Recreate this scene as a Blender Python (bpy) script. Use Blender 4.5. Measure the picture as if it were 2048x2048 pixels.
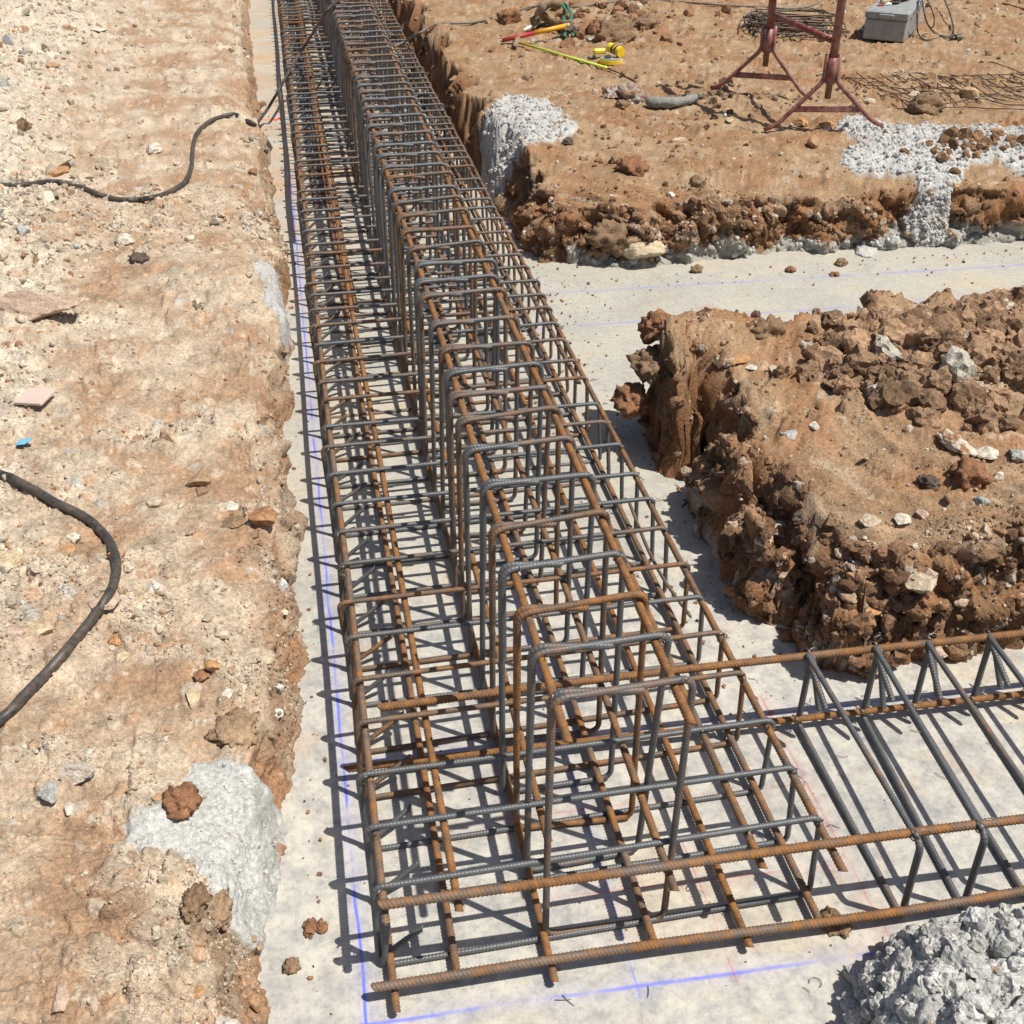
import bpy, math, random
import numpy as np
from mathutils import Vector, Matrix
from mathutils.bvhtree import BVHTree

for o in list(bpy.data.objects): bpy.data.objects.remove(o)
SC = bpy.context.scene
COL = SC.collection
rnd = random.Random(7)
RS = np.random.RandomState(11)
rad = math.radians

# ---------------------------------------------------------------- camera
F_PX = 2289.0
TILT, YAW, CAMZ = 33.742, 10.697, 2.0
cam_d = bpy.data.cameras.new('camera'); cam = bpy.data.objects.new('camera', cam_d); COL.objects.link(cam)
cam_d.sensor_width = 36; cam_d.lens = 36 * F_PX / 2048
cam_d.clip_start = .05; cam_d.clip_end = 200
cam.location = (0, 0, CAMZ); cam.rotation_euler = (rad(90 - TILT), 0, rad(-YAW))
SC.camera = cam
SC.render.resolution_x = SC.render.resolution_y = 1024
# ---------------------------------------------------------------- world, sun, exposure
SUN = Vector((.088, -.064, .225)).normalized()
elev = math.asin(SUN.z); az = math.atan2(SUN.x, SUN.y)
w = bpy.data.worlds.new('World'); SC.world = w; w.use_nodes = True
nt = w.node_tree; bg = nt.nodes['Background']
sky = nt.nodes.new('ShaderNodeTexSky'); sky.sky_type = 'NISHITA'; sky.sun_disc = False
sky.sun_elevation = elev; sky.sun_rotation = az; sky.dust_density = 2.0
nt.links.new(sky.outputs[0], bg.inputs[0]); bg.inputs[1].default_value = .075
sd_ = bpy.data.lights.new('sun', 'SUN'); sd_.energy = 5.0; sd_.angle = rad(.5); sd_.color = (1, .94, .84)
sun = bpy.data.objects.new('sun', sd_); COL.objects.link(sun)
sun.rotation_euler = SUN.to_track_quat('Z', 'Y').to_euler(); sun.location = (3, -2, 8)
SC.view_settings.view_transform = 'Standard'; SC.view_settings.look = 'None'
SC.view_settings.exposure = 0.12; SC.view_settings.gamma = 1; SC.view_settings.use_curve_mapping = False

# ---------------------------------------------------------------- picture point -> point in the place at height z
t_, a_ = rad(TILT), rad(YAW)
FW = np.array([math.sin(a_) * math.cos(t_), math.cos(a_) * math.cos(t_), -math.sin(t_)])
RT = np.array([math.cos(a_), -math.sin(a_), 0.0]); UP = np.cross(RT, FW)
CP = np.array([0, 0, CAMZ])
def at(px, py, z=0.0):
    d = RT * (px - 1024) + UP * (1024 - py) + FW * F_PX
    return CP + d * ((z - CAMZ) / d[2])
def ats(pts, z=0.0): return [tuple(at(p[0], p[1], p[2] if len(p) > 2 else z)) for p in pts]

# ---------------------------------------------------------------- object helpers
def tag(o, label=None, cat=None, group=None, kind=None):
    if label: o['label'] = label
    if cat: o['category'] = cat
    if group: o['group'] = group
    if kind: o['kind'] = kind
    return o
def link(name, me, mat=None, parent=None, loc=None, rot=None):
    o = bpy.data.objects.new(name, me); COL.objects.link(o)
    if mat is not None and me is not None and len(me.materials) == 0: me.materials.append(mat)
    if parent is not None: o.parent = parent
    if loc is not None: o.location = loc
    if rot is not None: o.rotation_euler = rot
    return o
def empty(name, loc=(0, 0, 0), rz=0):
    o = bpy.data.objects.new(name, None); COL.objects.link(o); o.location = loc; o.rotation_euler = (0, 0, rz); o.empty_display_size = .05
    return o
def mesh(name, V, Fc, smooth=True, col=None):
    me = bpy.data.meshes.new(name)
    V = np.asarray(V, np.float32); Fc = np.asarray(Fc, np.int32)
    n, k = Fc.shape
    me.vertices.add(len(V)); me.vertices.foreach_set('co', V.ravel())
    me.loops.add(n * k); me.loops.foreach_set('vertex_index', Fc.ravel())
    me.polygons.add(n); me.polygons.foreach_set('loop_start', np.arange(0, n * k, k, dtype=np.int32))
    me.polygons.foreach_set('loop_total', np.full(n, k, np.int32))
    me.polygons.foreach_set('use_smooth', np.full(n, smooth, bool))
    me.update(calc_edges=True)
    if col is not None:
        at_ = me.color_attributes.new('Col', 'FLOAT_COLOR', 'POINT')
        c = np.ones((len(V), 4), np.float32); c[:, :3] = col; at_.data.foreach_set('color', c.ravel())
    return me
class MB:
    """collects quads into one mesh"""
    def __init__(s): s.V = []; s.F = []; s.n = 0
    def add(s, V, Fc):
        V = np.asarray(V, float); s.V.append(V)
        for f in Fc: s.F.append([i + s.n for i in f])
        s.n += len(V); return s
    def box(s, c, d, R=None, bev=.0):
        x, y, z = [k / 2 for k in d]; b = bev
        V = []
        if b <= 0:
            V = [(sx * x, sy * y, sz * z) for sz in (-1, 1) for sx, sy in ((-1, -1), (1, -1), (1, 1), (-1, 1))]
            Fc = [(3, 2, 1, 0), (4, 5, 6, 7), (0, 1, 5, 4), (1, 2, 6, 5), (2, 3, 7, 6), (3, 0, 4, 7)]
        else:
            Fc = []
            lv = [(-z, b), (-z + b, 0), (z - b, 0), (z, b)]
            for zz, ins in lv:
                for sx, sy in ((-1, -1), (1, -1), (1, 1), (-1, 1)):
                    ax, ay = x - ins, y - ins
                    if sx * sy > 0: V += [(sx * (ax), sy * (ay - b), zz), (sx * (ax - b), sy * ay, zz)]
                    else: V += [(sx * (ax - b), sy * ay, zz), (sx * ax, sy * (ay - b), zz)]
            for l in range(3):
                for i in range(8): j = (i + 1) % 8; Fc.append((l * 8 + i, l * 8 + j, l * 8 + 8 + j, l * 8 + 8 + i))
            Fc.append(tuple(range(7, -1, -1))); Fc.append(tuple(range(24, 32)))
        V = np.array(V)
        if R is not None: V = V @ np.array(R).T
        return s.add(V + np.array(c), Fc)
    def tube(s, pts, r, n=10, cap=True):
        V, Fc = sweep(pts, r, n, cap); return s.add(V, Fc)
    def obj(s, name, mat, parent=None, smooth=False, loc=None):
        me = bpy.data.meshes.new(name); me.from_pydata([tuple(v) for v in np.concatenate(s.V)], [], s.F)
        for p in me.polygons: p.use_smooth = smooth
        me.materials.append(mat)
        return link(name, me, None, parent, loc)
def frames(P):
    P = np.asarray(P, float); T = np.gradient(P, axis=0); T /= np.linalg.norm(T, axis=1)[:, None] + 1e-12
    N = np.zeros_like(P); u = np.cross(T[0], [0.31, 0.17, 0.93]); u /= np.linalg.norm(u)
    for i in range(len(P)):
        u = u - T[i] * (u @ T[i]); u /= np.linalg.norm(u); N[i] = u
    return T, N, np.cross(T, N)
def sweep(pts, r, n=10, cap=True, shear=0.0):
    P = np.asarray(pts, float); T, N, B = frames(P)
    r = np.broadcast_to(np.asarray(r, float), (len(P),))
    a = np.linspace(0, 2 * math.pi, n, endpoint=False); c, s = np.cos(a), np.sin(a)
    V = P[:, None] + r[:, None, None] * (c[None, :, None] * N[:, None] + s[None, :, None] * B[:, None])
    if shear: V += (np.sin(a) * shear)[None, :, None] * T[:, None]
    V = V.reshape(-1, 3); m = len(P)
    Fc = [(i * n + j, i * n + (j + 1) % n, (i + 1) * n + (j + 1) % n, (i + 1) * n + j) for i in range(m - 1) for j in range(n)]
    if cap: Fc += [tuple(range(n - 1, -1, -1)), tuple(range((m - 1) * n, m * n))]
    return V, Fc
def rounded(P, r, k=5):
    P = [np.array(p, float) for p in P]; out = [P[0]]
    for a, b, c in zip(P[:-2], P[1:-1], P[2:]):
        d1 = a - b; d2 = c - b; l1 = np.linalg.norm(d1); l2 = np.linalg.norm(d2); d1 /= l1; d2 /= l2
        q = min(r, l1 * .45, l2 * .45); s = b + d1 * q; e = b + d2 * q
        for t in np.linspace(0, 1, k): out.append(s * (1 - t) ** 2 + 2 * b * t * (1 - t) + e * t * t)
    out.append(P[-1]); return np.array(out)
def smoothpath(P, step):
    """Catmull-Rom through the points, resampled at an even step"""
    P = np.array(P, float); Q = np.vstack([2 * P[0] - P[1], P, 2 * P[-1] - P[-2]]); o = []
    for i in range(1, len(Q) - 2):
        for t in np.linspace(0, 1, 14, endpoint=False):
            a, b, c, d = Q[i - 1:i + 3]
            o.append(.5 * (2 * b + (c - a) * t + (2 * a - 5 * b + 4 * c - d) * t * t + (3 * b - a - 3 * c + d) * t ** 3))
    o.append(P[-1]); return resample(np.array(o), step)
def resample(P, step):
    d = np.r_[0, np.cumsum(np.linalg.norm(np.diff(P, axis=0), axis=1))]; n = max(2, int(round(d[-1] / step)) + 1)
    s = np.linspace(0, d[-1], n); return np.stack([np.interp(s, d, P[:, k]) for k in range(3)], 1)
def ribbed(P, r, pitch=.0072, n=8):
    """deformed steel bar: crescent ribs as real rings"""
    Q = resample(np.array(P, float), pitch / 3); rr = np.full(len(Q), r); rr[1::3] = r * 1.20; rr[2::3] = r * 1.04
    rr[0] = rr[-1] = r * .93
    V, Fc = sweep(Q, rr, n, False, pitch * .75); m = len(Q)
    Fc += [(0, 3, 2, 1), (0, 5, 4, 3), (0, 7, 6, 5)] if n == 8 else []
    b = (m - 1) * n; Fc += [(b, b + 1, b + 2, b + 3), (b, b + 3, b + 4, b + 5), (b, b + 5, b + 6, b + 7)] if n == 8 else []
    Fc = [f for f in Fc]
    return V, Fc
def bar_mesh(name, P, r, mat, pitch=.0072, plain_after=None):
    if plain_after is None: V, Fc = ribbed(P, r, pitch); return _m(name, V, Fc, mat)
    P = resample(np.array(P, float), .02); k = np.searchsorted(P[:, 1], plain_after)
    if k < 3: V, Fc = sweep(P[::3], r * 1.03, 8); return _m(name, V, Fc, mat)
    V, Fc = ribbed(P[:k + 1], r, pitch); rest = P[k:]
    if len(rest) > 4:
        V2, F2 = sweep(resample(rest, .1), r * 1.03, 8); n0 = len(V); V = np.vstack([V, V2]); Fc = Fc + [tuple(i + n0 for i in f) for f in F2]
    return _m(name, V, Fc, mat)
def _m(name, V, Fc, mat):
    q = [f for f in Fc if len(f) == 4]
    if len(q) == len(Fc): me = mesh(name, V, q)
    else:
        me = bpy.data.meshes.new(name); me.from_pydata([tuple(v) for v in V], [], Fc)
        me.polygons.foreach_set('use_smooth', np.ones(len(me.polygons), bool))
    me.materials.append(mat); return me

# ---------------------------------------------------------------- numpy noise
PERM = np.tile(RS.permutation(4096), 3).astype(np.int32)
GR2 = RS.randn(4096, 2).astype(np.float32); GR2 /= np.linalg.norm(GR2, axis=1)[:, None]
GR3 = RS.randn(4096, 3).astype(np.float32); GR3 /= np.linalg.norm(GR3, axis=1)[:, None]
RND = RS.rand(4096, 4).astype(np.float32)
def h2(i, j, s=0): return PERM[(PERM[(i + s * 131) & 4095] + j) & 4095]
def h3(i, j, k, s=0): return PERM[(PERM[(PERM[(i + s * 131) & 4095] + j) & 4095] + k) & 4095]
def fade(t): return t * t * t * (t * (t * 6 - 15) + 10)
def n2(x, y, s=0):
    xi = np.floor(x).astype(np.int32); yi = np.floor(y).astype(np.int32); fx = (x - xi).astype(np.float32); fy = (y - yi).astype(np.float32)
    u, v = fade(fx), fade(fy); r = 0
    for a in (0, 1):
        for b in (0, 1):
            g_ = GR2[h2(xi + a, yi + b, s)]
            r = r + (u if a else 1 - u) * (v if b else 1 - v) * (g_[:, 0] * (fx - a) + g_[:, 1] * (fy - b))
    return r * 1.4
def n3(x, y, z, s=0):
    xi, yi, zi = [np.floor(q).astype(np.int32) for q in (x, y, z)]; fx, fy, fz = [(q - qi).astype(np.float32) for q, qi in ((x, xi), (y, yi), (z, zi))]
    u, v, w_ = fade(fx), fade(fy), fade(fz); r = 0
    for a in (0, 1):
        for b in (0, 1):
            for c in (0, 1):
                g_ = GR3[h3(xi + a, yi + b, zi + c, s)]
                r = r + (u if a else 1 - u) * (v if b else 1 - v) * (w_ if c else 1 - w_) * (g_[:, 0] * (fx - a) + g_[:, 1] * (fy - b) + g_[:, 2] * (fz - c))
    return r * 1.5
def fbm2(x, y, f, o=4, s=0, g=.5):
    r = 0; a = 1; t = 0
    for i in range(o): r = r + a * n2(x * f, y * f, s + i); t += a; a *= g; f *= 2.03
    return r / t * 1.6
def fbm3(x, y, z, f, o=3, s=0, g=.5):
    r = 0; a = 1; t = 0
    for i in range(o): r = r + a * n3(x * f, y * f, z * f, s + i); t += a; a *= g; f *= 2.03
    return r / t * 1.6
def cell2(x, y, f, s=0, TLT=False):
    TL = np.zeros(x.shape)
    X, Y = x * f, y * f; xi = np.floor(X).astype(np.int32); yi = np.floor(Y).astype(np.int32)
    F1 = np.full(x.shape, 9., np.float32); F2 = F1.copy(); ID = np.zeros(x.shape, np.int32)
    for a in (-1, 0, 1):
        for b in (-1, 0, 1):
            h = h2(xi + a, yi + b, s); q = RND[h]
            d = (xi + a + q[:, 0] - X) ** 2 + (yi + b + q[:, 1] - Y) ** 2
            m = d < F1; F2 = np.where(m, F1, np.minimum(F2, d)); F1 = np.where(m, d, F1); ID = np.where(m, h, ID)
            TL = np.where(m, (xi + a + q[:, 0] - X) * np.cos(q[:, 3] * 40) + (yi + b + q[:, 1] - Y) * np.sin(q[:, 3] * 40), TL) if TLT else None
    return (np.sqrt(F1), np.sqrt(F2), ID, TL) if TLT else (np.sqrt(F1), np.sqrt(F2), ID)
def cell3(x, y, z, f, s=0):
    X, Y, Z = x * f, y * f, z * f; xi, yi, zi = [np.floor(q).astype(np.int32) for q in (X, Y, Z)]
    F1 = np.full(x.shape, 9., np.float32); F2 = F1.copy(); ID = np.zeros(x.shape, np.int32)
    for a in (-1, 0, 1):
        for b in (-1, 0, 1):
            for c in (-1, 0, 1):
                h = h3(xi + a, yi + b, zi + c, s); q = RND[h]
                d = (xi + a + q[:, 0] - X) ** 2 + (yi + b + q[:, 1] - Y) ** 2 + (zi + c + q[:, 2] - Z) ** 2
                m = d < F1; F2 = np.where(m, F1, np.minimum(F2, d)); F1 = np.where(m, d, F1); ID = np.where(m, h, ID)
    return np.sqrt(F1), np.sqrt(F2), ID
def ss(a, b, x): t = np.clip((x - a) / (b - a), 0, 1); return t * t * (3 - 2 * t)
def polysd(poly, x, y, k=.05):
    """signed distance (inside positive) and a smooth inward direction"""
    P = np.array(poly, float); best = np.full(x.shape, 1e9); ins = np.zeros(x.shape, bool)
    def seg(i):
        (x0, y0), (x1, y1) = P[i], P[(i + 1) % len(P)]; dx, dy = x1 - x0, y1 - y0
        t = np.clip(((x - x0) * dx + (y - y0) * dy) / (dx * dx + dy * dy), 0, 1); qx = x - x0 - t * dx; qy = y - y0 - t * dy
        return qx, qy, np.sqrt(qx * qx + qy * qy)
    for i in range(len(P)):
        best = np.minimum(best, seg(i)[2]); (x0, y0), (x1, y1) = P[i], P[(i + 1) % len(P)]
        if y0 != y1: ins ^= ((y0 > y) != (y1 > y)) & (x < (x1 - x0) * (y - y0) / (y1 - y0) + x0)
    sg = np.where(ins, 1., -1.)
    if k is None: return best * sg, None, None
    kk = k + .35 * best; gx = np.zeros(x.shape); gy = np.zeros(x.shape)
    for i in range(len(P)):
        qx, qy, d = seg(i); w_ = np.exp(-(d - best) / kk) / (d + 1e-6); gx += qx * w_; gy += qy * w_
    n = np.hypot(gx, gy) + 1e-9; return best * sg, gx / n * sg, gy / n * sg

# ---------------------------------------------------------------- materials
def new_mat(name):
    m = bpy.data.materials.new(name); m.use_nodes = True; nt = m.node_tree
    return m, nt, nt.nodes['Principled BSDF'], lambda t, **k: _nn(nt, t, k)
def _nn(nt, t, k):
    n = nt.nodes.new(t)
    for a, b in k.items(): setattr(n, a, b)
    return n
def noise(nt, vec, scale, detail=4, rough=.55, dist=0):
    n = nt.nodes.new('ShaderNodeTexNoise'); n.inputs['Scale'].default_value = scale; n.inputs['Detail'].default_value = detail
    n.inputs['Roughness'].default_value = rough; n.inputs['Distortion'].default_value = dist
    if vec is not None: nt.links.new(vec, n.inputs['Vector'])
    return n.outputs['Fac']
def ramp(nt, f, stops):
    n = nt.nodes.new('ShaderNodeValToRGB'); nt.links.new(f, n.inputs[0]); e = n.color_ramp.elements
    while len(e) < len(stops): e.new(.5)
    for i, (p, c) in enumerate(stops):
        e[i].position = p; e[i].color = (c, c, c, 1) if isinstance(c, (int, float)) else (*c, 1)
    return n.outputs['Color']
def mixc(nt, f, a, b, mode='MIX'):
    n = nt.nodes.new('ShaderNodeMix'); n.data_type = 'RGBA'; n.blend_type = mode
    for s, v in ((n.inputs[0], f), (n.inputs[6], a), (n.inputs[7], b)):
        if isinstance(v, (int, float)): s.default_value = v
        elif isinstance(v, tuple): s.default_value = (*v, 1)
        else: nt.links.new(v, s)
    return n.outputs[2]
def math_(nt, op, a, b=None, c=None, clamp=False):
    n = nt.nodes.new('ShaderNodeMath'); n.operation = op; n.use_clamp = clamp
    for s, v in zip(n.inputs, (a, b, c)):
        if v is None: continue
        if isinstance(v, (int, float)): s.default_value = v
        else: nt.links.new(v, s)
    return n.outputs[0]
def bump(nt, b, h, strength, dist):
    n = nt.nodes.new('ShaderNodeBump'); n.inputs['Strength'].default_value = strength; n.inputs['Distance'].default_value = dist
    nt.links.new(h, n.inputs['Height']); nt.links.new(n.outputs[0], b.inputs['Normal'])
def objco(nt): return nt.nodes.new('ShaderNodeTexCoord').outputs['Object']

def earth_material(name, rough=.95, bstr=.7, gain=1.0):
    m, nt, b, N = new_mat(name)
    vc = N('ShaderNodeVertexColor'); vc.layer_name = 'Col'; co = objco(nt)
    f1 = noise(nt, co, 90, 5, .65); f2 = noise(nt, co, 420, 3, .6); f3 = noise(nt, co, 9, 4, .6)
    c = mixc(nt, 1.0, vc.outputs[0], ramp(nt, f1, [(.3, .62), (.7, 1.25)]), 'MULTIPLY')
    c = mixc(nt, 1.0, c, ramp(nt, f2, [(.3, .74), (.7, 1.2)]), 'MULTIPLY')
    c = mixc(nt, 1.0, c, ramp(nt, f3, [(.3, .88), (.7, 1.1)]), 'MULTIPLY')
    nt.links.new(c, b.inputs['Base Color']); b.inputs['Roughness'].default_value = rough; b.inputs['Specular IOR Level'].default_value = .15
    v = N('ShaderNodeTexVoronoi'); v.inputs['Scale'].default_value = 160; nt.links.new(co, v.inputs['Vector'])
    h = math_(nt, 'ADD', math_(nt, 'MULTIPLY', f1, 1.2), math_(nt, 'MULTIPLY', f2, .5)); h = math_(nt, 'SUBTRACT', h, math_(nt, 'MULTIPLY', v.outputs['Distance'], .5))
    bump(nt, b, h, bstr, .006)
    return m
M_EARTH = earth_material('earth')
M_STONE = earth_material('stone', .85, .45)
M_SPILL = earth_material('spilled_concrete', .9, .5)

def concrete_material():
    m, nt, b, N = new_mat('blinding_concrete'); co = objco(nt)
    sep = N('ShaderNodeSeparateXYZ'); nt.links.new(co, sep.inputs[0]); X, Y = sep.outputs[0], sep.outputs[1]
    a = noise(nt, co, 2.2, 5, .6, .6); a2 = noise(nt, co, 17, 9, .70, .1); a3 = noise(nt, co, 60, 5, .7); a4 = noise(nt, co, 260, 3, .6)
    c = ramp(nt, a2, [(.38, (.35, .35, .34)), (.48, (.44, .43, .40)), (.60, (.53, .51, .455))])
    c2 = ramp(nt, a2, [(.3, (.38, .37, .33)), (.7, (.46, .44, .385))])
    farf = math_(nt, 'MULTIPLY', math_(nt, 'SUBTRACT', Y, 2.3), 1.2, clamp=True)
    c = mixc(nt, farf, c, c2)
    c = mixc(nt, 1.0, c, ramp(nt, a, [(.3, .86), (.7, 1.1)]), 'MULTIPLY')
    c = mixc(nt, math_(nt, 'MULTIPLY', ramp(nt, a, [(.53, 0.), (.66, 1.)]), .5), c, (.46, .38, .26))
    c = mixc(nt, 1.0, c, ramp(nt, a3, [(.33, .8), (.5, 1.), (.7, 1.06)]), 'MULTIPLY')
    c = mixc(nt, ramp(nt, a4, [(.28, .5), (.36, 0.)]), c, (.22, .19, .16))
    v = N('ShaderNodeTexVoronoi'); v.inputs['Scale'].default_value = 28; nt.links.new(co, v.inputs['Vector'])
    sp = ramp(nt, v.outputs['Distance'], [(.06, 1.), (.14, 0.)]); gate = ramp(nt, v.outputs['Color'], [(.55, 0.), (.6, .6)])
    c = mixc(nt, math_(nt, 'MULTIPLY', sp, gate), c, (.33, .30, .26))
    # chalk dust and snapped chalk lines
    wob = math_(nt, 'MULTIPLY', math_(nt, 'SUBTRACT', noise(nt, co, 6, 2), .5), .012)
    blot = noise(nt, co, 25, 4, .7); brk = ramp(nt, noise(nt, co, 5, 3), [(.4, .25), (.55, 1.)])
    def line(c, coord, pos, along, lo, hi, wd, colr, strn=1.0, slope=0.0):
        d = math_(nt, 'SUBTRACT', math_(nt, 'ADD', coord, wob), pos)
        if slope: d = math_(nt, 'SUBTRACT', d, math_(nt, 'MULTIPLY', along, slope))
        d = math_(nt, 'ABSOLUTE', d)
        core = math_(nt, 'SUBTRACT', 1.0, math_(nt, 'DIVIDE', d, wd), clamp=True)
        halo = math_(nt, 'MULTIPLY', math_(nt, 'SUBTRACT', 1.0, math_(nt, 'DIVIDE', d, .035), clamp=True), math_(nt, 'MULTIPLY', blot, .25))
        f = math_(nt, 'MAXIMUM', math_(nt, 'MULTIPLY', math_(nt, 'POWER', core, .6), brk), halo)
        inr = math_(nt, 'MULTIPLY', math_(nt, 'GREATER_THAN', along, lo), math_(nt, 'LESS_THAN', along, hi))
        f = math_(nt, 'MULTIPLY', math_(nt, 'MULTIPLY', f, inr), strn, clamp=True)
        return mixc(nt, f, c, colr)
    BL = (.14, .18, .72); RD = (.48, .07, .08)
    c = line(c, X, -.036, Y, .9, 6.6, .0045, BL, 1.2)
    c = line(c, Y, 1.284, X, -.05, 4, .006, BL, .85, -.034)
    c = line(c, X, .486, Y, 1.24, 2.6, .003, BL, .6)
    c = line(c, Y, 1.963, X, -.05, 4, .005, BL, .6, -.03)
    c = line(c, Y, 4.29, X, .9, 4, .010, BL, .4, -.025)
    c = line(c, Y, 4.66, X, .9, 6, .010, BL, .4, -.04)
    c = line(c, X, 1.018, Y, 1.23, 2.0, .0035, RD, .6)
    c = line(c, X, .682, Y, 1.24, 1.6, .003, RD, .5)
    c = line(c, Y, 1.74, X, .3, 1.02, .004, RD, .4, -.04)
    c = line(c, Y, 1.518, X, .3, 1.02, .004, RD, .5, -.05)
    c = line(c, Y, 7.72, X, -.4, -.06, .03, (.75, .04, .01), 1.2)
    # soil dust washed over the slab
    du = noise(nt, co, 3.3, 6, .7); c = mixc(nt, math_(nt, 'MULTIPLY', ramp(nt, du, [(.58, 0.), (.72, 1.)]), .6), c, (.42, .27, .16))
    sidey = math_(nt, 'MULTIPLY', math_(nt, 'SUBTRACT', -.07, X), 5., clamp=True)
    ff = math_(nt, 'MULTIPLY', math_(nt, 'SUBTRACT', Y, 4.6), .7, clamp=True)
    c = mixc(nt, math_(nt, 'MULTIPLY', math_(nt, 'MULTIPLY', ff, ramp(nt, du, [(.42, 0.), (.6, 1.)])), .55), c, (.45, .28, .16))
    nt.links.new(c, b.inputs['Base Color']); b.inputs['Roughness'].default_value = .85; b.inputs['Specular IOR Level'].default_value = .25
    h = math_(nt, 'ADD', math_(nt, 'MULTIPLY', a2, 1.5), math_(nt, 'ADD', math_(nt, 'MULTIPLY', a3, .8), math_(nt, 'MULTIPLY', a4, .25)))
    bump(nt, b, h, .35, .006)
    return m
M_CONC = concrete_material()

def rebar_material(name, rust, cool=(.115, .112, .105)):
    m, nt, b, N = new_mat(name); co = objco(nt)
    oi = N('ShaderNodeObjectInfo'); r = oi.outputs['Random']
    ad = N('ShaderNodeVectorMath'); ad.operation = 'ADD'; cb = N('ShaderNodeCombineXYZ'); nt.links.new(math_(nt, 'MULTIPLY', r, 37.), cb.inputs[0])
    nt.links.new(co, ad.inputs[0]); nt.links.new(cb.outputs[0], ad.inputs[1]); v = ad.outputs[0]
    n1 = noise(nt, v, 5, 4, .6); nb = noise(nt, v, 45, 5, .7); nf = noise(nt, v, 300, 3, .6)
    f = math_(nt, 'ADD', math_(nt, 'ADD', math_(nt, 'MULTIPLY', n1, 1.3), math_(nt, 'MULTIPLY', nb, 1.0)), math_(nt, 'MULTIPLY', r, .5))
    f = math_(nt, 'ADD', f, rust - 1.35)
    k = ramp(nt, f, [(.22, 0.), (.80, 1.)])
    rustc = mixc(nt, ramp(nt, nb, [(.3, 0.), (.7, 1.)]), (.070, .036, .020), (.38, .165, .042)); rustc = mixc(nt, math_(nt, 'MULTIPLY', nf, .6), rustc, (.17, .088, .040))
    c = mixc(nt, k, mixc(nt, nb, tuple(x * .75 for x in cool), tuple(x * 1.7 for x in cool)), rustc)
    nt.links.new(c, b.inputs['Base Color'])
    nt.links.new(math_(nt, 'MULTIPLY', math_(nt, 'SUBTRACT', 1.0, k), .25), b.inputs['Metallic'])
    nt.links.new(math_(nt, 'ADD', .50, math_(nt, 'MULTIPLY', k, .30)), b.inputs['Roughness'])
    bump(nt, b, math_(nt, 'ADD', nb, nf), .35, .0008)
    return m
M_LONG = rebar_material('rusty_bar', .78)
M_LONG2 = rebar_material('brown_bar', .46, (.11, .09, .075))
M_STIR = rebar_material('stirrup_steel', .18, (.092, .097, .102))
M_STIR2 = rebar_material('stirrup_steel_brown', .40, (.085, .083, .078))

def flat_mat(name, c, rough=.6, metal=0, var=.25, dust=None, sc=40, spec=.5):
    m, nt, b, N = new_mat(name); co = objco(nt)
    n1 = noise(nt, co, sc, 5, .65); n0 = noise(nt, co, sc * .12, 4, .6)
    cc = mixc(nt, 1.0, tuple(c), ramp(nt, n1, [(.25, 1 - var), (.75, 1 + var)]), 'MULTIPLY')
    if dust: cc = mixc(nt, math_(nt, 'MULTIPLY', ramp(nt, math_(nt, 'ADD', math_(nt, 'MULTIPLY', n1, .6), math_(nt, 'MULTIPLY', n0, .5)), [(.45, 0.), (.68, 1.)]), dust[1]), cc, tuple(dust[0]))
    nt.links.new(cc, b.inputs['Base Color']); b.inputs['Roughness'].default_value = rough; b.inputs['Metallic'].default_value = metal
    b.inputs['Specular IOR Level'].default_value = spec
    bump(nt, b, n1, .2, .002); return m
DUST = (.42, .30, .19)
M_WIRE = flat_mat('tie_wire_steel', (.22, .21, .20), .35, .8)
M_RUBBER = flat_mat('black_rubber', (.030, .031, .033), .5, 0, .3, (DUST, .2), 60)
M_CORD = flat_mat('grey_cord', (.10, .10, .10), .6, 0, .2, (DUST, .5), 60)
M_RED = flat_mat('red_oxide_paint', (.17, .022, .020), .45, 0, .3, ((.42, .30, .25), .55), 28)
M_TUBE = flat_mat('rusty_tube', (.16, .075, .04), .7, .2, .4, (DUST, .3), 50)
M_BOX = flat_mat('grey_plastic', (.25, .28, .29), .5, 0, .12, ((.42, .40, .36), .5), 30)
M_BLACK = flat_mat('black_plastic', (.025, .026, .028), .4, 0, .2, (DUST, .25))
M_YEL = flat_mat('yellow_plastic', (.80, .58, .02), .4, 0, .12)
M_YPAINT = flat_mat('yellow_paint', (.75, .36, .02), .5, 0, .15)
M_RPAINT = flat_mat('crimson_paint', (.38, .03, .03), .5, 0, .2)
M_FLUO = flat_mat('fluorescent_yellow', (.58, .72, .08), .45, 0, .15)
M_WHITE = flat_mat('white_plastic', (.75, .74, .70), .5, 0, .1)
M_LEATHER = flat_mat('tan_leather', (.24, .17, .10), .75, 0, .3, (DUST, .4))
M_GREEN = flat_mat('green_webbing', (.03, .14, .09), .8, 0, .25)
M_CANVAS = flat_mat('dark_canvas', (.06, .05, .04), .9, 0, .3, (DUST, .3))
M_WOOD = flat_mat('bare_wood', (.50, .40, .24), .7, 0, .2)
M_STEELD = flat_mat('dark_steel', (.06, .06, .06), .45, .6, .3, (DUST, .3))
M_MESHW = flat_mat('rusty_wire', (.10, .065, .04), .7, .3, .3)
M_TILE = flat_mat('pink_tile', (.62, .50, .44), .5, 0, .1, (DUST, .3))
M_BLUE = flat_mat('blue_plastic', (.16, .42, .58), .45, 0, .1)

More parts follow.
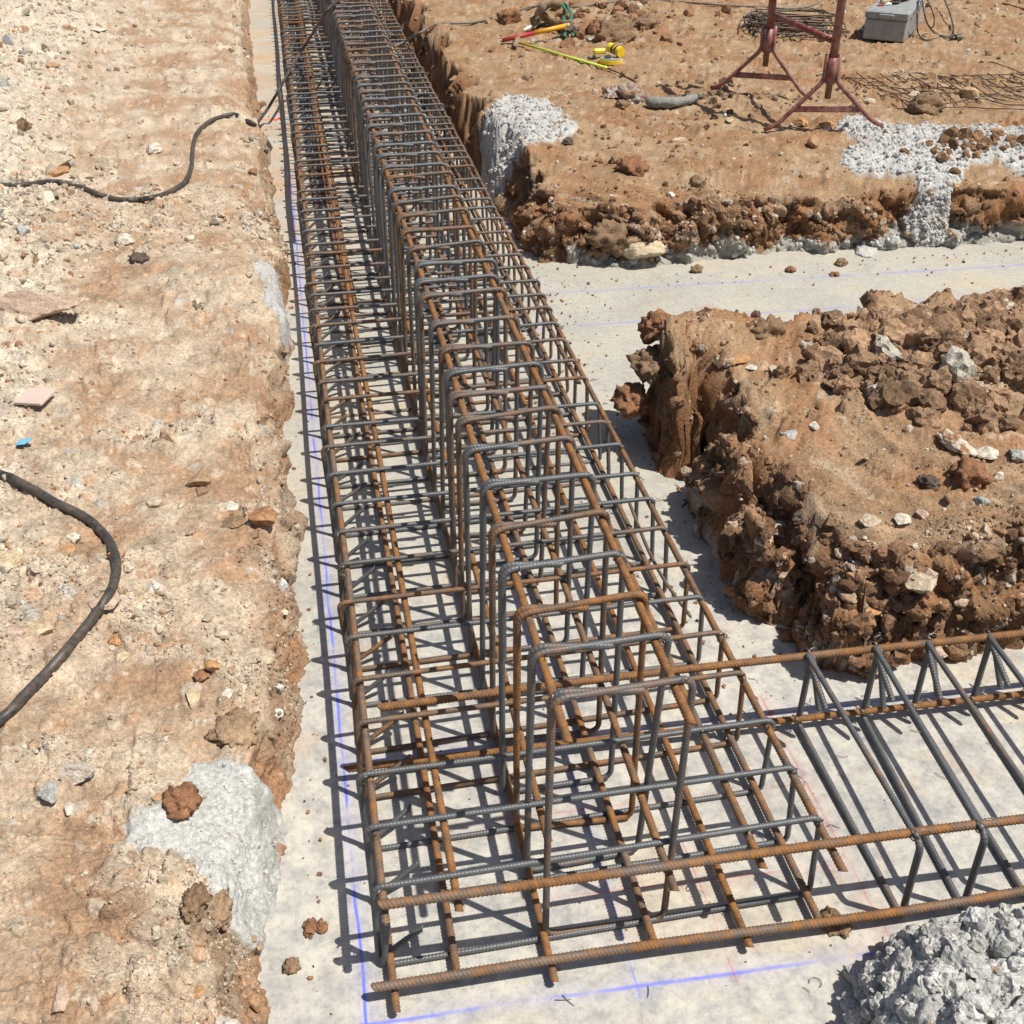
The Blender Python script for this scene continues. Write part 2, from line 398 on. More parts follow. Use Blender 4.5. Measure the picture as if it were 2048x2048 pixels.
# ---------------------------------------------------------------- ground of earth: banks and blocks around the trenches
LEFT = [(-.235, -1), (-.235, 1.2), (-.225, 1.42), (-.205, 1.6), (-.135, 2.06), (-.112, 2.55), (-.12, 2.87), (-.15, 3.3), (-.145, 3.55), (-.105, 3.88), (-.095, 4.5), (-.095, 5.03), (-.15, 6.08),
        (-.19, 7.5), (-.23, 8.9), (-.28, 11.5), (-.3, 17), (-14, 17), (-14, -1)]
MID = [(1.13, 2.15), (1.3, 2.04), (1.77, 2.05), (9, 2.0), (9, 3.62), (2.56, 3.62), (2.14, 3.62), (1.85, 3.50), (1.5, 3.43), (1.22, 3.47), (1.15, 3.38), (1.08, 3.27), (1.08, 3.10), (1.10, 2.95), (1.07, 2.7), (1.05, 2.4)]
BACK = [(1.09, 5.0), (1.5, 4.84), (2.07, 4.88), (3.07, 4.83), (3.46, 4.82), (9, 4.78), (9, 17), (.98, 17), (.96, 12.7), (3.2, 12.6), (3.2, 11.6), (.98, 11.5), (.95, 9.0), (.95, 8), (.97, 6.6), (1.0, 6), (1.04, 5.3)]
NEAR = [(.905, 1.15), (.95, 1.185), (1.05, 1.19), (1.18, 1.16), (1.4, 1.17), (9, 1.12), (9, -1), (.85, -1), (.87, .95)]
REG = [(LEFT, .20, .06), (MID, .34, .05), (BACK, .33, .11), (NEAR, .19, .05)]
def inpoly(pts):  # polygon given by picture points, each at the height it lies at
    return [tuple(at(*p)[:2]) for p in pts]
def q(region, k): return region
SP_LEFT = inpoly([(x * .439, 1200 + y * .439, z) for x, y, z in [(555, 1015, .2), (640, 940, .2), (740, 925, .2), (815, 860, .2), (830, 770, .2), (880, 710, .2), (990, 680, .2), (1160, 690, .19), (1262, 750, .15), (1262, 900, .12), (1262, 1200, .08), (1235, 1440, .05), (1130, 1440, .14), (1040, 1340, .18), (950, 1315, .2), (880, 1220, .2), (760, 1130, .2), (640, 1120, .2)]])
SP_LEFT2 = inpoly([(512, 500, .2), (545, 530, .18), (575, 590, .1), (583, 690, .05), (570, 705, .08), (552, 640, .2), (520, 570, .2)])
SP_LEFT3 = inpoly([(440, 2010, .2), (470, 2000, .2), (545, 2020, .15), (560, 2060, .12), (440, 2060, .2)])
SP_A = inpoly([(900 + x * .594, 150 + y * .594, z) for x, y, z in [(85, 185, .33), (130, 130, .33), (180, 90, .33), (240, 78, .33), (330, 100, .33), (380, 150, .33), (428, 175, .33), (400, 222, .33), (330, 232, .33), (250, 240, .33), (230, 262, .28), (165, 270, .28), (120, 215, .3)]])
SP_B = inpoly([(900 + x * .594, 150 + y * .594, z) for x, y, z in [(1285, 265, .33), (1400, 240, .33), (1330, 195, .33), (1280, 165, .33), (1330, 140, .33), (1420, 150, .33), (1500, 172, .33), (1700, 180, .33), (1940, 188, .33), (2000, 240, .33), (1990, 292, .33), (1940, 300, .33), (1850, 280, .33), (1760, 285, .33), (1690, 325, .33), (1715, 380, .33), (1780, 440, .28), (1830, 500, .2), (1950, 520, .15), (1960, 600, .02), (1600, 602, .01), (1720, 545, .1), (1640, 465, .3), (1530, 432, .33), (1580, 350, .33), (1560, 312, .33), (1430, 300, .33), (1350, 285, .33)]])

def build_ground():
    # fan-shaped grid: finer near the viewpoint, coarser with distance
    pxs = np.r_[np.linspace(-2600, -140, 90, endpoint=False), np.linspace(-140, 2190, 720), np.linspace(2190, 4200, 80)[1:]]
    def row(Y_, X_): v = np.array([X_, Y_, .2]) - CP; return 1024 - F_PX * (v @ UP) / (v @ FW)
    pys = np.r_[np.linspace(-190, -30, 20, endpoint=False), np.linspace(-30, 2130, 600), np.linspace(2130, 3300, 70)[1:], np.linspace(row(5.04, 3.7), row(4.66, 1.1), 190), np.linspace(row(2.22, 2.2), row(1.95, 1.1), 90)]
    pys = np.sort(pys)
    PX, PY = np.meshgrid(pxs, pys); nr, nc = PX.shape
    D = RT[None] * (PX.ravel()[:, None] - 1024) + UP[None] * (1024 - PY.ravel()[:, None]) + FW[None] * F_PX
    k = (.25 - CAMZ) / D[:, 2]; x = (D[:, 0] * k); y = (D[:, 1] * k)
    pix = np.hypot(x, np.hypot(y, 1.75)) / 1144.
    S = None
    for idx, (poly, H, wd) in enumerate(REG):
        s, gx, gy = polysd(poly, x, y)
        if S is None: S, GX, GY, ID = s, gx, gy, np.zeros(s.shape, int)
        else: m = s > S; S = np.where(m, s, S); GX = np.where(m, gx, GX); GY = np.where(m, gy, GY); ID = np.where(m, idx, ID)
    Hs = np.array([r[1] for r in REG])[ID]; W = np.array([r[2] for r in REG])[ID]
    jag = np.array([.7, 1.2, 1.1, .8])[ID]
    def wn(x, y): return jag * (.045 * fbm2(x, y, 3.1, 3, 5) + .011 * fbm2(x, y, 13, 2, 9)) + .008
    toe = (ID == 1) * ss(1.45, 1.3, x) * ss(.5, .9, np.abs(GX)); W = np.where((ID == 1) & (x > 1.3), .10, W) + .08 * toe; W = W * (1 + .9 * np.clip(fbm2(x, y, 2.3, 2, 21), -.7, 1.2))
    k_ = np.array([2.0, 1.7, 1.7, 1.8])[ID]; a0, b0 = -.05, .14; gb = a0 + (b0 - a0) * k_; off = (b0 - a0) * (k_ - 1)
    dl = np.where(S < a0, 0, np.where(S < gb, (S - a0) * (1 / k_ - 1), -off * np.exp(-np.maximum(S - gb, 0) / .45)))
    x = x + GX * dl; y = y + GY * dl; s = sr = S + dl + wn(x, y)
    mound = ss(-.9, -2.2, x) * ss(3.0, 5.5, y) * .22 + ss(-.35, -1.4, x) * .05
    heap = ss(.95, .25, np.hypot((x - 2.35) / 1.1, (y - 2.95) / .55)) * .10
    top = Hs + np.where(ID == 0, mound, 0) + np.where(ID == 1, heap + .07 * ss(2.9, 3.3, y) * ss(2.2, 1.3, x) - .07 * ss(2.6, 2.2, y) * ss(1.7, 1.2, x), 0) + .035 * fbm2(x, y, .9, 3, 2) + np.where(ID == 1, .028, .014) * fbm2(x, y, 5, 3, 3)
    top = top - np.where(ID == 2, ss(.55, .0, sr) * ss(5.9, 5.0, y) * .10, 0) - np.where(ID == 0, ss(.25, 0, sr) * .055, ss(.05, 0, sr) * .01)
    t = np.clip(sr / W, 0, 1)
    led = t ** .75; led = led * (1 - toe) + toe * (.16 * np.clip(t / .55, 0, 1) + .84 * np.clip((t - .55) / .45, 0, 1) ** .8); led = led + .10 * np.sin(t * 9 + 6 * fbm2(x, y, 4, 2, 31)) * t * (1 - t) * 2
    z = -.04 + (top + .04) * led
    z = np.where(sr < 0, -.04, z)
    wall = np.clip(np.where(sr < 0, 0, 1 - ss(.75, 1.25, sr / W)), 0, 1) * (sr > 0)
    # material masks (what the soil is made of)
    g1 = fbm2(x, y, .8, 4, 40); g2 = fbm2(x, y, 3.5, 4, 44); g3 = fbm2(x, y, 14, 3, 48)
    L = ID == 0
    white = np.where(L, np.clip(ss(-.62, -1.15, x + .25 * g2 + .10 * (y - 3)) * ss(1.9, 2.7, y + .4 * g2) + .5 * ss(.25, .5, g2) , 0, 1), 0)
    white = np.where(L & (y > 5.5), np.maximum(white, ss(-1.0, -1.6, x + .3 * g2)), white)
    rub = np.where(L, .35 + .65 * np.maximum(white, ss(.05, .4, g2)), .3 + .7 * ss(-.1, .35, g2)); rub = np.where(ID == 1, np.maximum(rub, .6), rub)
    rub = np.maximum(rub, wall); rub = np.where(ID == 3, 1, rub)
    # spills of concrete
    sp = np.full(x.shape, -9.)
    spid = np.zeros(x.shape, int)
    bn = .022 * fbm2(x, y, 16, 3, 60) + .02 * fbm2(x, y, 5, 2, 66)
    for i, P in enumerate((SP_LEFT, SP_LEFT2, SP_LEFT3, SP_A, SP_B)):
        mx = np.array(P); mk = (x > mx[:, 0].min() - .2) & (x < mx[:, 0].max() + .2) & (y > mx[:, 1].min() - .2) & (y < mx[:, 1].max() + .2)
        d = np.full(x.shape, -9.); d[mk] = polysd(P, x[mk], y[mk], None)[0]; d = d + bn * (1.3 if i > 2 else 1)
        m = d > sp; sp = np.where(m, d, sp); spid = np.where(m, i + 1, spid)
    heapd = np.where(ID == 3, .05 + .02 * g3 - .12 * ss(.0, .06, .03 - sr) , -9.)
    m = heapd > sp; sp = np.where(m, heapd, sp); spid = np.where(m, 6, spid)
    mort = np.where((ID == 2) & (y < 5.3) & (x > 1.2), (.055 + .05 * g2 + .05 * g3 + .05 * ss(2.6, 3.4, x) - z) * .6, -9.); mort = np.where(sr > 0, mort, -9)
    m = mort > sp; sp = np.where(m, mort, sp); spid = np.where(m, 7, spid)
    spm = ss(-.002, .004, sp)
    z0_ = np.maximum(z, 0); ux, uy = x + GX * z0_, y + GY * z0_
    xp, yp, x, y = x, y, ux, uy
    g2, g3 = fbm2(x, y, 3.5, 4, 44), fbm2(x, y, 14, 3, 48)
    # displacement
    NX, NY, NZ = -GX * wall, -GY * wall, 1 - .8 * wall; nl = np.sqrt(NX ** 2 + NY ** 2 + NZ ** 2); NX, NY, NZ = NX / nl, NY / nl, NZ / nl
    far = np.clip(pix / .0022, 1, 4)
    d = np.zeros(x.shape); cid = np.zeros(x.shape, int)
    flat = wall < .05
    for f, amp, sd, thr in ((9, .030, 70, .60), (22, .015, 71, .55), (52, .0075, 72, .50), (110, .0035, 73, .4)):
        F1, F2, I, TL = cell2(x, y, f, sd, True)
        dome = ss(.0, .28, F2 - F1) * ss(.62, .5, F1) * np.clip(.75 + .9 * TL, .1, 1.2); on = RND[I, 2] < thr * (.35 + .65 * rub)
        hh = (.45 + .55 * RND[I, 3]) * amp * on * dome * (.45 + .55 * rub); hh[~flat] = 0
        big = hh > d; cid = np.where(big, I if f > 20 else 0, cid); d = np.maximum(d, hh) + .15 * hh
    wi = np.where(~flat & (sr > 0))[0]; xw, yw, zw = xp[wi], yp[wi], z[wi]; dw = np.zeros(len(wi)); cw = np.zeros(len(wi), int)
    for f, amp, sd, thr in ((7, .055, 80, .7), (17, .026, 81, .6), (42, .011, 82, .6)):
        F1, F2, I = cell3(xw, yw, zw * 1.2, f, sd); dome = ss(.0, .25, F2 - F1) * ss(.75, .45, F1)
        hh = (.35 + .65 * RND[I, 3]) * amp * (RND[I, 2] < thr) * dome; big = hh > dw; cw = np.where(big, I, cw); dw = np.maximum(dw, hh) + .25 * hh
    dw = .8 * dw + .060 * fbm3(xw, yw, zw * 1.3, 6, 5, 90, .58) + .020 * fbm3(xw, yw, zw, 26, 4, 95, .6)
    ra = np.array([.5, 1.0, 1.05, .7])[ID[wi]]; rw = wall[wi]; d[wi] = d[wi] * (1 - rw) + (dw - .012) * rw * ra * np.clip((zw + .04) / .08, 0, 1); cid[wi] = np.where(rw > .3, cw, cid[wi])
    fb = fbm2(x, y, 90, 3, 104, .6); d += np.where(L, 1.35, 1.15) * .010 * (.35 + .65 * rub) * fbm2(x, y, 26, 4, 100, .62) + .006 * (.4 + .6 * rub) * fb * np.clip(.6 + g3, .2, 1.6)
    # wet-poured concrete: rounded lumps
    F1, F2, I = cell2(x + .01 * g3, y, 34, 110); lump = .011 * np.sqrt(np.clip(1 - (F1 / .75) ** 2, 0, 1)) * (RND[I, 1] < .75) * ss(0, .2, F2 - F1)
    F1, F2, I2 = cell2(x, y, 85, 111); lump += .0038 * np.sqrt(np.clip(1 - (F1 / .75) ** 2, 0, 1)) * (RND[I2, 1] < .6) * ss(0, .2, F2 - F1)
    coarse = np.isin(spid, (4, 5, 6)); F1, F2, I3 = cell2(x + .03 * g3, y + .02 * g3, 16, 112); clump = np.sqrt(np.clip(1 - (F1 / .68) ** 2, 0, 1)) * ss(0, .22, F2 - F1)
    thick = np.where(coarse, .008 + lump * 1.1 + .012 * clump * RND[I3, 1], .010 + lump * .32)
    thick = np.where(spid == 6, .02 + lump * 1.7 + .034 * clump * RND[I3, 1] + .010 * fbm2(x, y, 30, 3, 115), thick)
    thick = np.where(spid == 7, .006 + .006 * fbm2(x, y, 30, 3, 120), thick)
    edge = ss(-.002, .02, sp)
    d = d * (1 - .85 * spm * (spid != 7)) + thick * edge
    X = xp + NX * d; Y = yp + NY * d; Z = z + NZ * d
    # albedo of the soil itself
    def c3(*v): return np.array(v, np.float32)[None]
    rl = RND[cid]; hid = (cid > 0)
    tan, pale, chalk, red, brown, dark = c3(.395, .275, .18), c3(.50, .395, .285), c3(.61, .55, .45), c3(.32, .155, .072), c3(.26, .165, .095), c3(.20, .12, .07)
    def mx(a, b, f): return a * (1 - f[:, None]) + b * f[:, None]
    base = np.repeat(tan, len(x), 0)
    base = mx(base, pale, np.where(L, ss(-.25, .45, g2), .35 * ss(.1, .6, g2)))
    base = np.where(L[:, None], base * c3(1.06, 1.10, 1.15), np.where((ID == 2)[:, None], base * c3(.97, .95, .87), base * c3(.97, .94, .88)))
    base = mx(base, red, np.where(L, .35 * ss(.15, .5, -g2 + .3 * g3), .65 * ss(-.15, .4, -g2 + .3 * g1)))
    base = mx(base, brown, np.where(ID == 1, .22, np.where(ID == 2, .30, 0.)) + 0 * x)
    base = mx(base, chalk, .85 * white)
    base = mx(base, pale, np.where(L, .5 * ss(.12, .02, sr), 0) * (1 - wall))
    wr = wall * np.where(L, .6, 1.0)
    base = mx(base, red * .8, wr * .85 * ss(-.4, .3, g3 + .3)); base = mx(base, brown * .7, wr * ss(.0, .4, g2) * .7)
    gs = ss(.05, .4, fbm2(x, y, 6, 3, 130)) * (ID == 1) * (x < 1.28) * ss(3.0, 2.7, y); base = mx(base, c3(.52, .48, .42), .75 * gs)
    v = rl[:, 0]; on = hid & (d > .0015)
    pc = np.where(v[:, None] < .24, c3(.58, .50, .39), np.where(v[:, None] < .38, c3(.44, .27, .16), np.where(v[:, None] < .42, c3(.52, .52, .49), base * (.78 + .5 * rl[:, 1:2]))))
    base = mx(base, pc, on * np.where(L, .65, .35) * (1 - .5 * wall))
    # soil tone varies darker and paler with the fine noise
    base *= (1 + .26 * g3[:, None])
    spc = np.where((spid == 7)[:, None], c3(.36, .35, .31), np.where((spid == 1)[:, None], c3(.48, .485, .46), np.where((spid == 3)[:, None], c3(.58, .54, .46), c3(.49, .49, .475))))
    spc = spc * (1 + .10 * g3[:, None] + .10 * (RND[I2, 2] - .5)[:, None])
    base = np.clip(mx(base, spc, spm), .02, .85)
    V = np.stack([X, Y, Z], 1).astype(np.float32)
    i = np.arange(nr * nc).reshape(nr, nc); Q = np.stack([i[1:, :-1], i[1:, 1:], i[:-1, 1:], i[:-1, :-1]], -1).reshape(-1, 4)
    keep = (s[Q].max(1) > -.03); fs = np.where(spm[Q].mean(1) > .5, spid[Q[:, 0]], 0)
    info = dict(spid=np.where(spm > .5, spid, 0), V=V, rub=rub, wall=wall, ID=ID, s=sr, pix=pix, base=base, white=white, spm=spm, g2=g2, shape=(nr, nc))
    def part(name, mask, mat):
        q_ = Q[mask & keep]; u, inv = np.unique(q_, return_inverse=True)
        return link(name, mesh(name, V[u], inv.reshape(-1, 4), True, base[u]), mat)
    o = part('ground', fs == 0, M_EARTH); tag(o, kind='structure')
    lab = {1: ('concrete_spill', 'smooth pale grey concrete spill on the left bank with a rust brown clod on it'),
           2: ('concrete_spill', 'narrow streak of grey concrete on the edge of the left bank halfway up the trench'),
           3: ('concrete_spill', 'whitish dried concrete splash at the left bank edge nearest the viewer'),
           4: ('concrete_spill', 'small white lumpy concrete patch on the back block beside the long cage'),
           5: ('concrete_spill', 'large white lumpy concrete spill running from the red trestle down to the slab'),
           6: ('concrete_heap', 'heap of rough grey white concrete lumps in the near right corner'),
           7: ('mortar_smear', 'grey mortar smeared along the foot of the back block where it meets the slab')}
    for kk, (nm, lb) in lab.items():
        if (fs == kk).any(): tag(part(nm, fs == kk, M_SPILL), lb, 'concrete spill' if kk < 6 else ('concrete heap' if kk == 6 else 'mortar'))
    # coarse copy for placing things
    st = 2; ii = i[::st, ::st]; Qc = np.stack([ii[1:, :-1], ii[1:, 1:], ii[:-1, 1:], ii[:-1, :-1]], -1).reshape(-1, 4); Qc = Qc[s[Qc].max(1) > -.03]
    u, inv = np.unique(Qc, return_inverse=True)
    bvh = BVHTree.FromPolygons([tuple(v_) for v_ in V[u].tolist()], inv.reshape(-1, 4).tolist())
    return info, bvh
G, BVH = build_ground()
def drop(px, py):
    d = Vector((RT * (px - 1024) + UP * (1024 - py) + FW * F_PX).tolist()).normalized()
    h = BVH.ray_cast(Vector((0, 0, CAMZ)), d)
    hz = d * (-CAMZ / d.z) + Vector((0, 0, CAMZ))
    if h[0] is None or h[0].z < 0: return hz, Vector((0, 0, 1))
    return h[0], h[1]
def gz(x, y):
    h = BVH.ray_cast(Vector((x, y, 4)), Vector((0, 0, -1))); return max(0, h[0].z) if h[0] else 0
def pxw(p): return (Vector(p) - Vector((0, 0, CAMZ))).length / F_PX * 1.0   # metres per picture pixel there

# the wider site beyond the modelled earth, and the concrete blinding in the trenches
def sheet(name, x0, x1, y0, y1, z, n, mat, amp=0, colr=None):
    xs = np.linspace(x0, x1, n); ys = np.linspace(y0, y1, n); A, B = np.meshgrid(xs, ys); x, y = A.ravel(), B.ravel()
    V = np.stack([x, y, z + amp * fbm2(x, y, 1.3, 3, 7)], 1); i = np.arange(n * n).reshape(n, n)
    Q = np.stack([i[:-1, :-1], i[:-1, 1:], i[1:, 1:], i[1:, :-1]], -1).reshape(-1, 4)
    return link(name, mesh(name, V, Q, True, colr), mat)
tag(sheet('concrete_floor', -1.0, 9, -1.5, 17, 0, 90, M_CONC, .002), kind='structure')
tag(sheet('terrain', -60, 60, -30, 120, -.12, 40, M_EARTH, .03, np.array([.40, .28, .18])), kind='structure')

# ---------------------------------------------------------------- loose stones as stuff
def ico(sub):
    t = (1 + 5 ** .5) / 2
    V = [(-1, t, 0), (1, t, 0), (-1, -t, 0), (1, -t, 0), (0, -1, t), (0, 1, t), (0, -1, -t), (0, 1, -t), (t, 0, -1), (t, 0, 1), (-t, 0, -1), (-t, 0, 1)]
    Fc = [(0, 11, 5), (0, 5, 1), (0, 1, 7), (0, 7, 10), (0, 10, 11), (1, 5, 9), (5, 11, 4), (11, 10, 2), (10, 7, 6), (7, 1, 8), (3, 9, 4), (3, 4, 2), (3, 2, 6), (3, 6, 8), (3, 8, 9), (4, 9, 5), (2, 4, 11), (6, 2, 10), (8, 6, 7), (9, 8, 1)]
    V = [np.array(v, float) / np.linalg.norm(v) for v in V]
    for _ in range(sub):
        c = {}; F2 = []
        def mid(a, b):
            k = (min(a, b), max(a, b))
            if k not in c: m = V[a] + V[b]; V.append(m / np.linalg.norm(m)); c[k] = len(V) - 1
            return c[k]
        for a, b, d in Fc: x, y, z = mid(a, b), mid(b, d), mid(d, a); F2 += [(a, x, z), (b, y, x), (d, z, y), (x, y, z)]
        Fc = F2
    return np.array(V), np.array(Fc)
ICO = [ico(k) for k in range(5)]
def chunk(sub, R, planes=7, rough=.12, seed=0, flat=1.0):
    """a broken stone: unit sphere cut by random planes, then roughened"""
    V, Fc = ICO[sub]; V = V.copy()
    for _ in range(planes):
        n = R.randn(3); n /= np.linalg.norm(n); h = .42 + .45 * R.rand(); dd = V @ n; V = V - np.outer(np.maximum(dd - h, 0), n)
    if rough:
        o = R.rand(3) * 50; q_ = V + o
        V = V * (1 + rough * (fbm3(q_[:, 0], q_[:, 1], q_[:, 2], 1.7, 3, seed) + .5 * fbm3(q_[:, 0], q_[:, 1], q_[:, 2], 6, 3, seed + 3)))[:, None]
    V[:, 2] *= flat
    return V, Fc
def scatter(name, idx, rmin, rmax, sub, nvar, cols, mat, sink=.35, planes=5, rough=0.0, power=2.2):
    R = np.random.RandomState(len(idx) + sub); var = [chunk(sub, R, planes, rough, 5 + k) for k in range(nvar)]; Fc = var[0][1]; nv = len(var[0][0]); n = len(idx)
    VV = np.stack([v[0] for v in var])[R.randint(0, nvar, n)]
    qn = R.randn(n, 4); qn /= np.linalg.norm(qn, axis=1)[:, None]; w_, a, b, c = qn.T
    M = np.stack([1 - 2 * (b * b + c * c), 2 * (a * b - c * w_), 2 * (a * c + b * w_), 2 * (a * b + c * w_), 1 - 2 * (a * a + c * c), 2 * (b * c - a * w_), 2 * (a * c - b * w_), 2 * (b * c + a * w_), 1 - 2 * (a * a + b * b)], 1).reshape(n, 3, 3)
    sz = rmin + (rmax - rmin) * R.rand(n) ** power
    an = .6 + .4 * R.rand(n, 3); VV = np.einsum('nij,nkj->nki', M, VV * an[:, None]) * sz[:, None, None]
    P = G['V'][idx] + np.stack([R.randn(n) * .002, R.randn(n) * .002, sz * sink], 1)
    VV = VV + P[:, None]
    Q = (Fc[None] + (np.arange(n) * nv)[:, None, None]).reshape(-1, 3)
    return link(name, mesh(name, VV.reshape(-1, 3), Q, False, np.repeat(cols, nv, 0)), mat)
def stone_cols(idx, R, own=.5):
    b = G['base'][idx]; v = R.rand(len(idx), 1); k = R.rand(len(idx), 1)
    L = (G['ID'][idx] == 0)[:, None]
    c = np.where(v < np.where(L, .30, .15), np.array([[.56, .49, .38]]) * (.8 + .35 * k), np.where(v < np.where(L, .40, .25), np.array([[.42, .26, .16]]) * (.7 + .6 * k), np.where(v < np.where(L, .43, .28), np.array([[.52, .53, .52]]) * (.7 + .5 * k), b * (.75 + .45 * k))))
    return np.clip(c, .03, .8)
V = G['V']; ok = (G['s'] > .0) & (V[:, 2] > .03) & (V[:, 1] < 12.5) & (G['spm'] < .3)
nr, nc = G['shape']; jj = np.tile(np.arange(nc), nr); ok &= (jj > 85) & (jj < 915)
R = np.random.RandomState(3)
pr = ok * (.12 + G['rub'] ** 2 + .3 * G['wall'] + 1.3 * G['white']) * (.4 + ss(-.3, .4, G['g2'])); pr = pr / pr.sum()
ix = R.choice(len(V), 31000, p=pr); o = scatter('gravel', ix, .8 * G['pix'][ix] + .0008, 3.4 * G['pix'][ix], 0, 12, stone_cols(ix, R), M_STONE, .1, power=4); tag(o, 'small stones and grit strewn over the dug earth', kind='stuff')
pr2 = pr * (.35 + G['white']); pr2 /= pr2.sum(); ix = R.choice(len(V), 3000, p=pr2); o = scatter('loose_stones', ix, 2.2 * G['pix'][ix], 6.5 * G['pix'][ix], 1, 14, stone_cols(ix, R), M_STONE, .12, 11, .07, 4.2); tag(o, 'thumb sized stones lying on the dug earth', kind='stuff')
ix = R.choice(len(V), 420, p=pr2); o = scatter('rubble', ix, 5 * G['pix'][ix], 11 * G['pix'][ix], 2, 14, stone_cols(ix, R), M_STONE, .08, 11, .08, 2.5); tag(o, 'fist sized stones half sunk in the dug earth', kind='stuff')
# clods stuck in the cut walls
pw = ((G['wall'] > .25) & ok & (G['ID'] > 0)).astype(float) * np.where(G['ID'] == 2, .6, 1) * np.where((G['ID'] == 1) & (V[:, 0] < 1.4), 2.5, 1); pw /= pw.sum()
ix = R.choice(len(V), 3300, p=pw); cc = np.clip(np.array([[.24, .14, .085]]) * (.55 + .8 * R.rand(len(ix), 1)) + (R.rand(len(ix), 1) < .14) * np.array([[.24, .24, .21]]), .03, .7)
tag(scatter('wall_clods', ix, .005 + 0 * ix, .032 + 0 * ix, 1, 16, cc, M_EARTH, -.2, 3, .38, 3.0), 'clods of red brown soil breaking out of the trench walls', kind='stuff')
# lumps of poured concrete with stones in them
def lumps(ids, n, r0, r1, name, lb, sub=1, pw_=2.5):
    m = np.isin(G['spid'], ids) & (G['s'] > 0) & (G['V'][:, 2] > .02) & (jj > 85) & (jj < 815); ix = R.choice(np.where(m)[0], n); k = R.rand(n, 1)
    cc = np.clip(np.array([[.52, .515, .49]]) * (.80 + .35 * k), .05, .7); cc = np.where(R.rand(n, 1) < .06, np.array([[.40, .30, .21]]), cc)
    tag(scatter(name, ix, r0 + 0 * ix, r1 + 0 * ix, sub, 14, cc, M_SPILL, -.1, 1, .38, pw_), lb, kind='stuff')
lumps([6], 1300, .004, .034, 'concrete_lumps', 'rounded grey white lumps making up the concrete heap in the near right corner', 2, 4.0)
lumps([5], 2600, .004, .019, 'concrete_lumps', 'rounded white lumps and stones in the large concrete spill'); lumps([4], 900, .004, .018, 'concrete_lumps', 'rounded white lumps in the small white concrete patch')
lumps([1], 130, .003, .010, 'concrete_lumps', 'round stones showing in the smooth grey concrete spill')
lumps([7], 160, .006, .022, 'mortar_lumps', 'grey mortar lumps along the foot of the back block')
# rubble heap of dark clods on the middle block
hx = V[:, 0]; hy = V[:, 1]; hp = ((G['ID'] == 1) & (G['s'] > .03)) * ss(1.0, .45, np.hypot((hx - 2.45) / 1.05, (hy - 2.98) / .55) + .25 * G['g2']); hp = hp + 0; hp /= hp.sum()
ix = R.choice(len(V), 900, p=hp); k = R.rand(len(ix), 1); cc = np.array([[.31, .20, .125]]) * (.6 + .8 * k); w8 = R.rand(len(ix), 1) < .05; cc = np.where(w8, np.array([[.50, .46, .39]]), cc)
tag(scatter('clod_heap', ix, .010 + 0 * ix, .070 + 0 * ix, 2, 16, cc, M_EARTH, .1, 3, .40, 2.4), 'heap of dark brown soil clods on top of the middle block', kind='stuff')
def patch(cx, cy, rx, ry, n, r0, r1, c, name, lb):
    m = np.exp(-((V[:, 0] - cx) / rx) ** 2 - ((V[:, 1] - cy) / ry) ** 2) * (G['ID'] == 2) * (G['s'] > .05) * G['pix'] ** 2; m[m < 1e-9] = 0; m = m / m.sum(); ix = R.choice(len(V), n, p=m); k = R.rand(n, 1)
    cc = np.array([c]) * (.55 + .8 * k); tag(scatter(name, ix, r0 + 0 * ix, r1 + 0 * ix, 1, 14, cc, M_EARTH, .1, 4, .36, 2.4), lb, kind='stuff')
patch(2.35, 8.6, .5, .45, 110, .015, .075, (.27, .15, .085), 'soil_clods', 'red brown clods on the back block right of the tool pouch')
patch(2.4, 6.35, .22, .35, 110, .008, .035, (.24, .17, .12), 'rubble', 'dark rubble around the feet of the farther trestle frame')
patch(3.35, 5.25, .22, .12, 90, .012, .05, (.30, .18, .10), 'soil_clods', 'brown clods enclosed by the large white concrete spill')
patch(1.75, 5.6, .5, .4, 130, .005, .026, (.28, .17, .10), 'soil_clods', 'small clods on the back block above its cut face')
# crumbs of soil fallen on the slab
def crumbs(n, fx, name, label, rmin=.002, rmax=.009, p=3):
    R = np.random.RandomState(n); xs, ys = fx(R, n); global G
    Gv = G['V']; G['V'] = np.stack([xs, ys, np.zeros(n)], 1); k = R.rand(n, 1); cc = np.array([[.33, .18, .10]]) * (.6 + .8 * k)
    o = scatter(name, np.arange(n), rmin + 0 * xs, rmax + 0 * xs, 1, 8, cc, M_EARTH, .4, 4, .2, p); G['V'] = Gv; tag(o, label, kind='stuff')
def f_slab(R, n):
    m = R.rand(n); x = np.where(m < .45, 1.0 + .12 * R.randn(n), np.where(m < .75, -.11 + .04 * R.randn(n), 1 + 3 * R.rand(n))); y = np.where(m < .45, 1.9 + R.rand(n) * 3.6, np.where(m < .75, 1.2 + 7 * R.rand(n), 4.72 - .35 * R.rand(n) ** 2))
    return x, y
crumbs(900, f_slab, 'soil_crumbs', 'crumbs of reddish soil fallen along the slab edges')
crumbs(500, lambda R, n: (-.2 + 3.2 * R.rand(n), 1.0 + 3.4 * R.rand(n) ** 1.3), 'grit', 'dark grit scattered over the concrete slab', .0012, .004, 3)

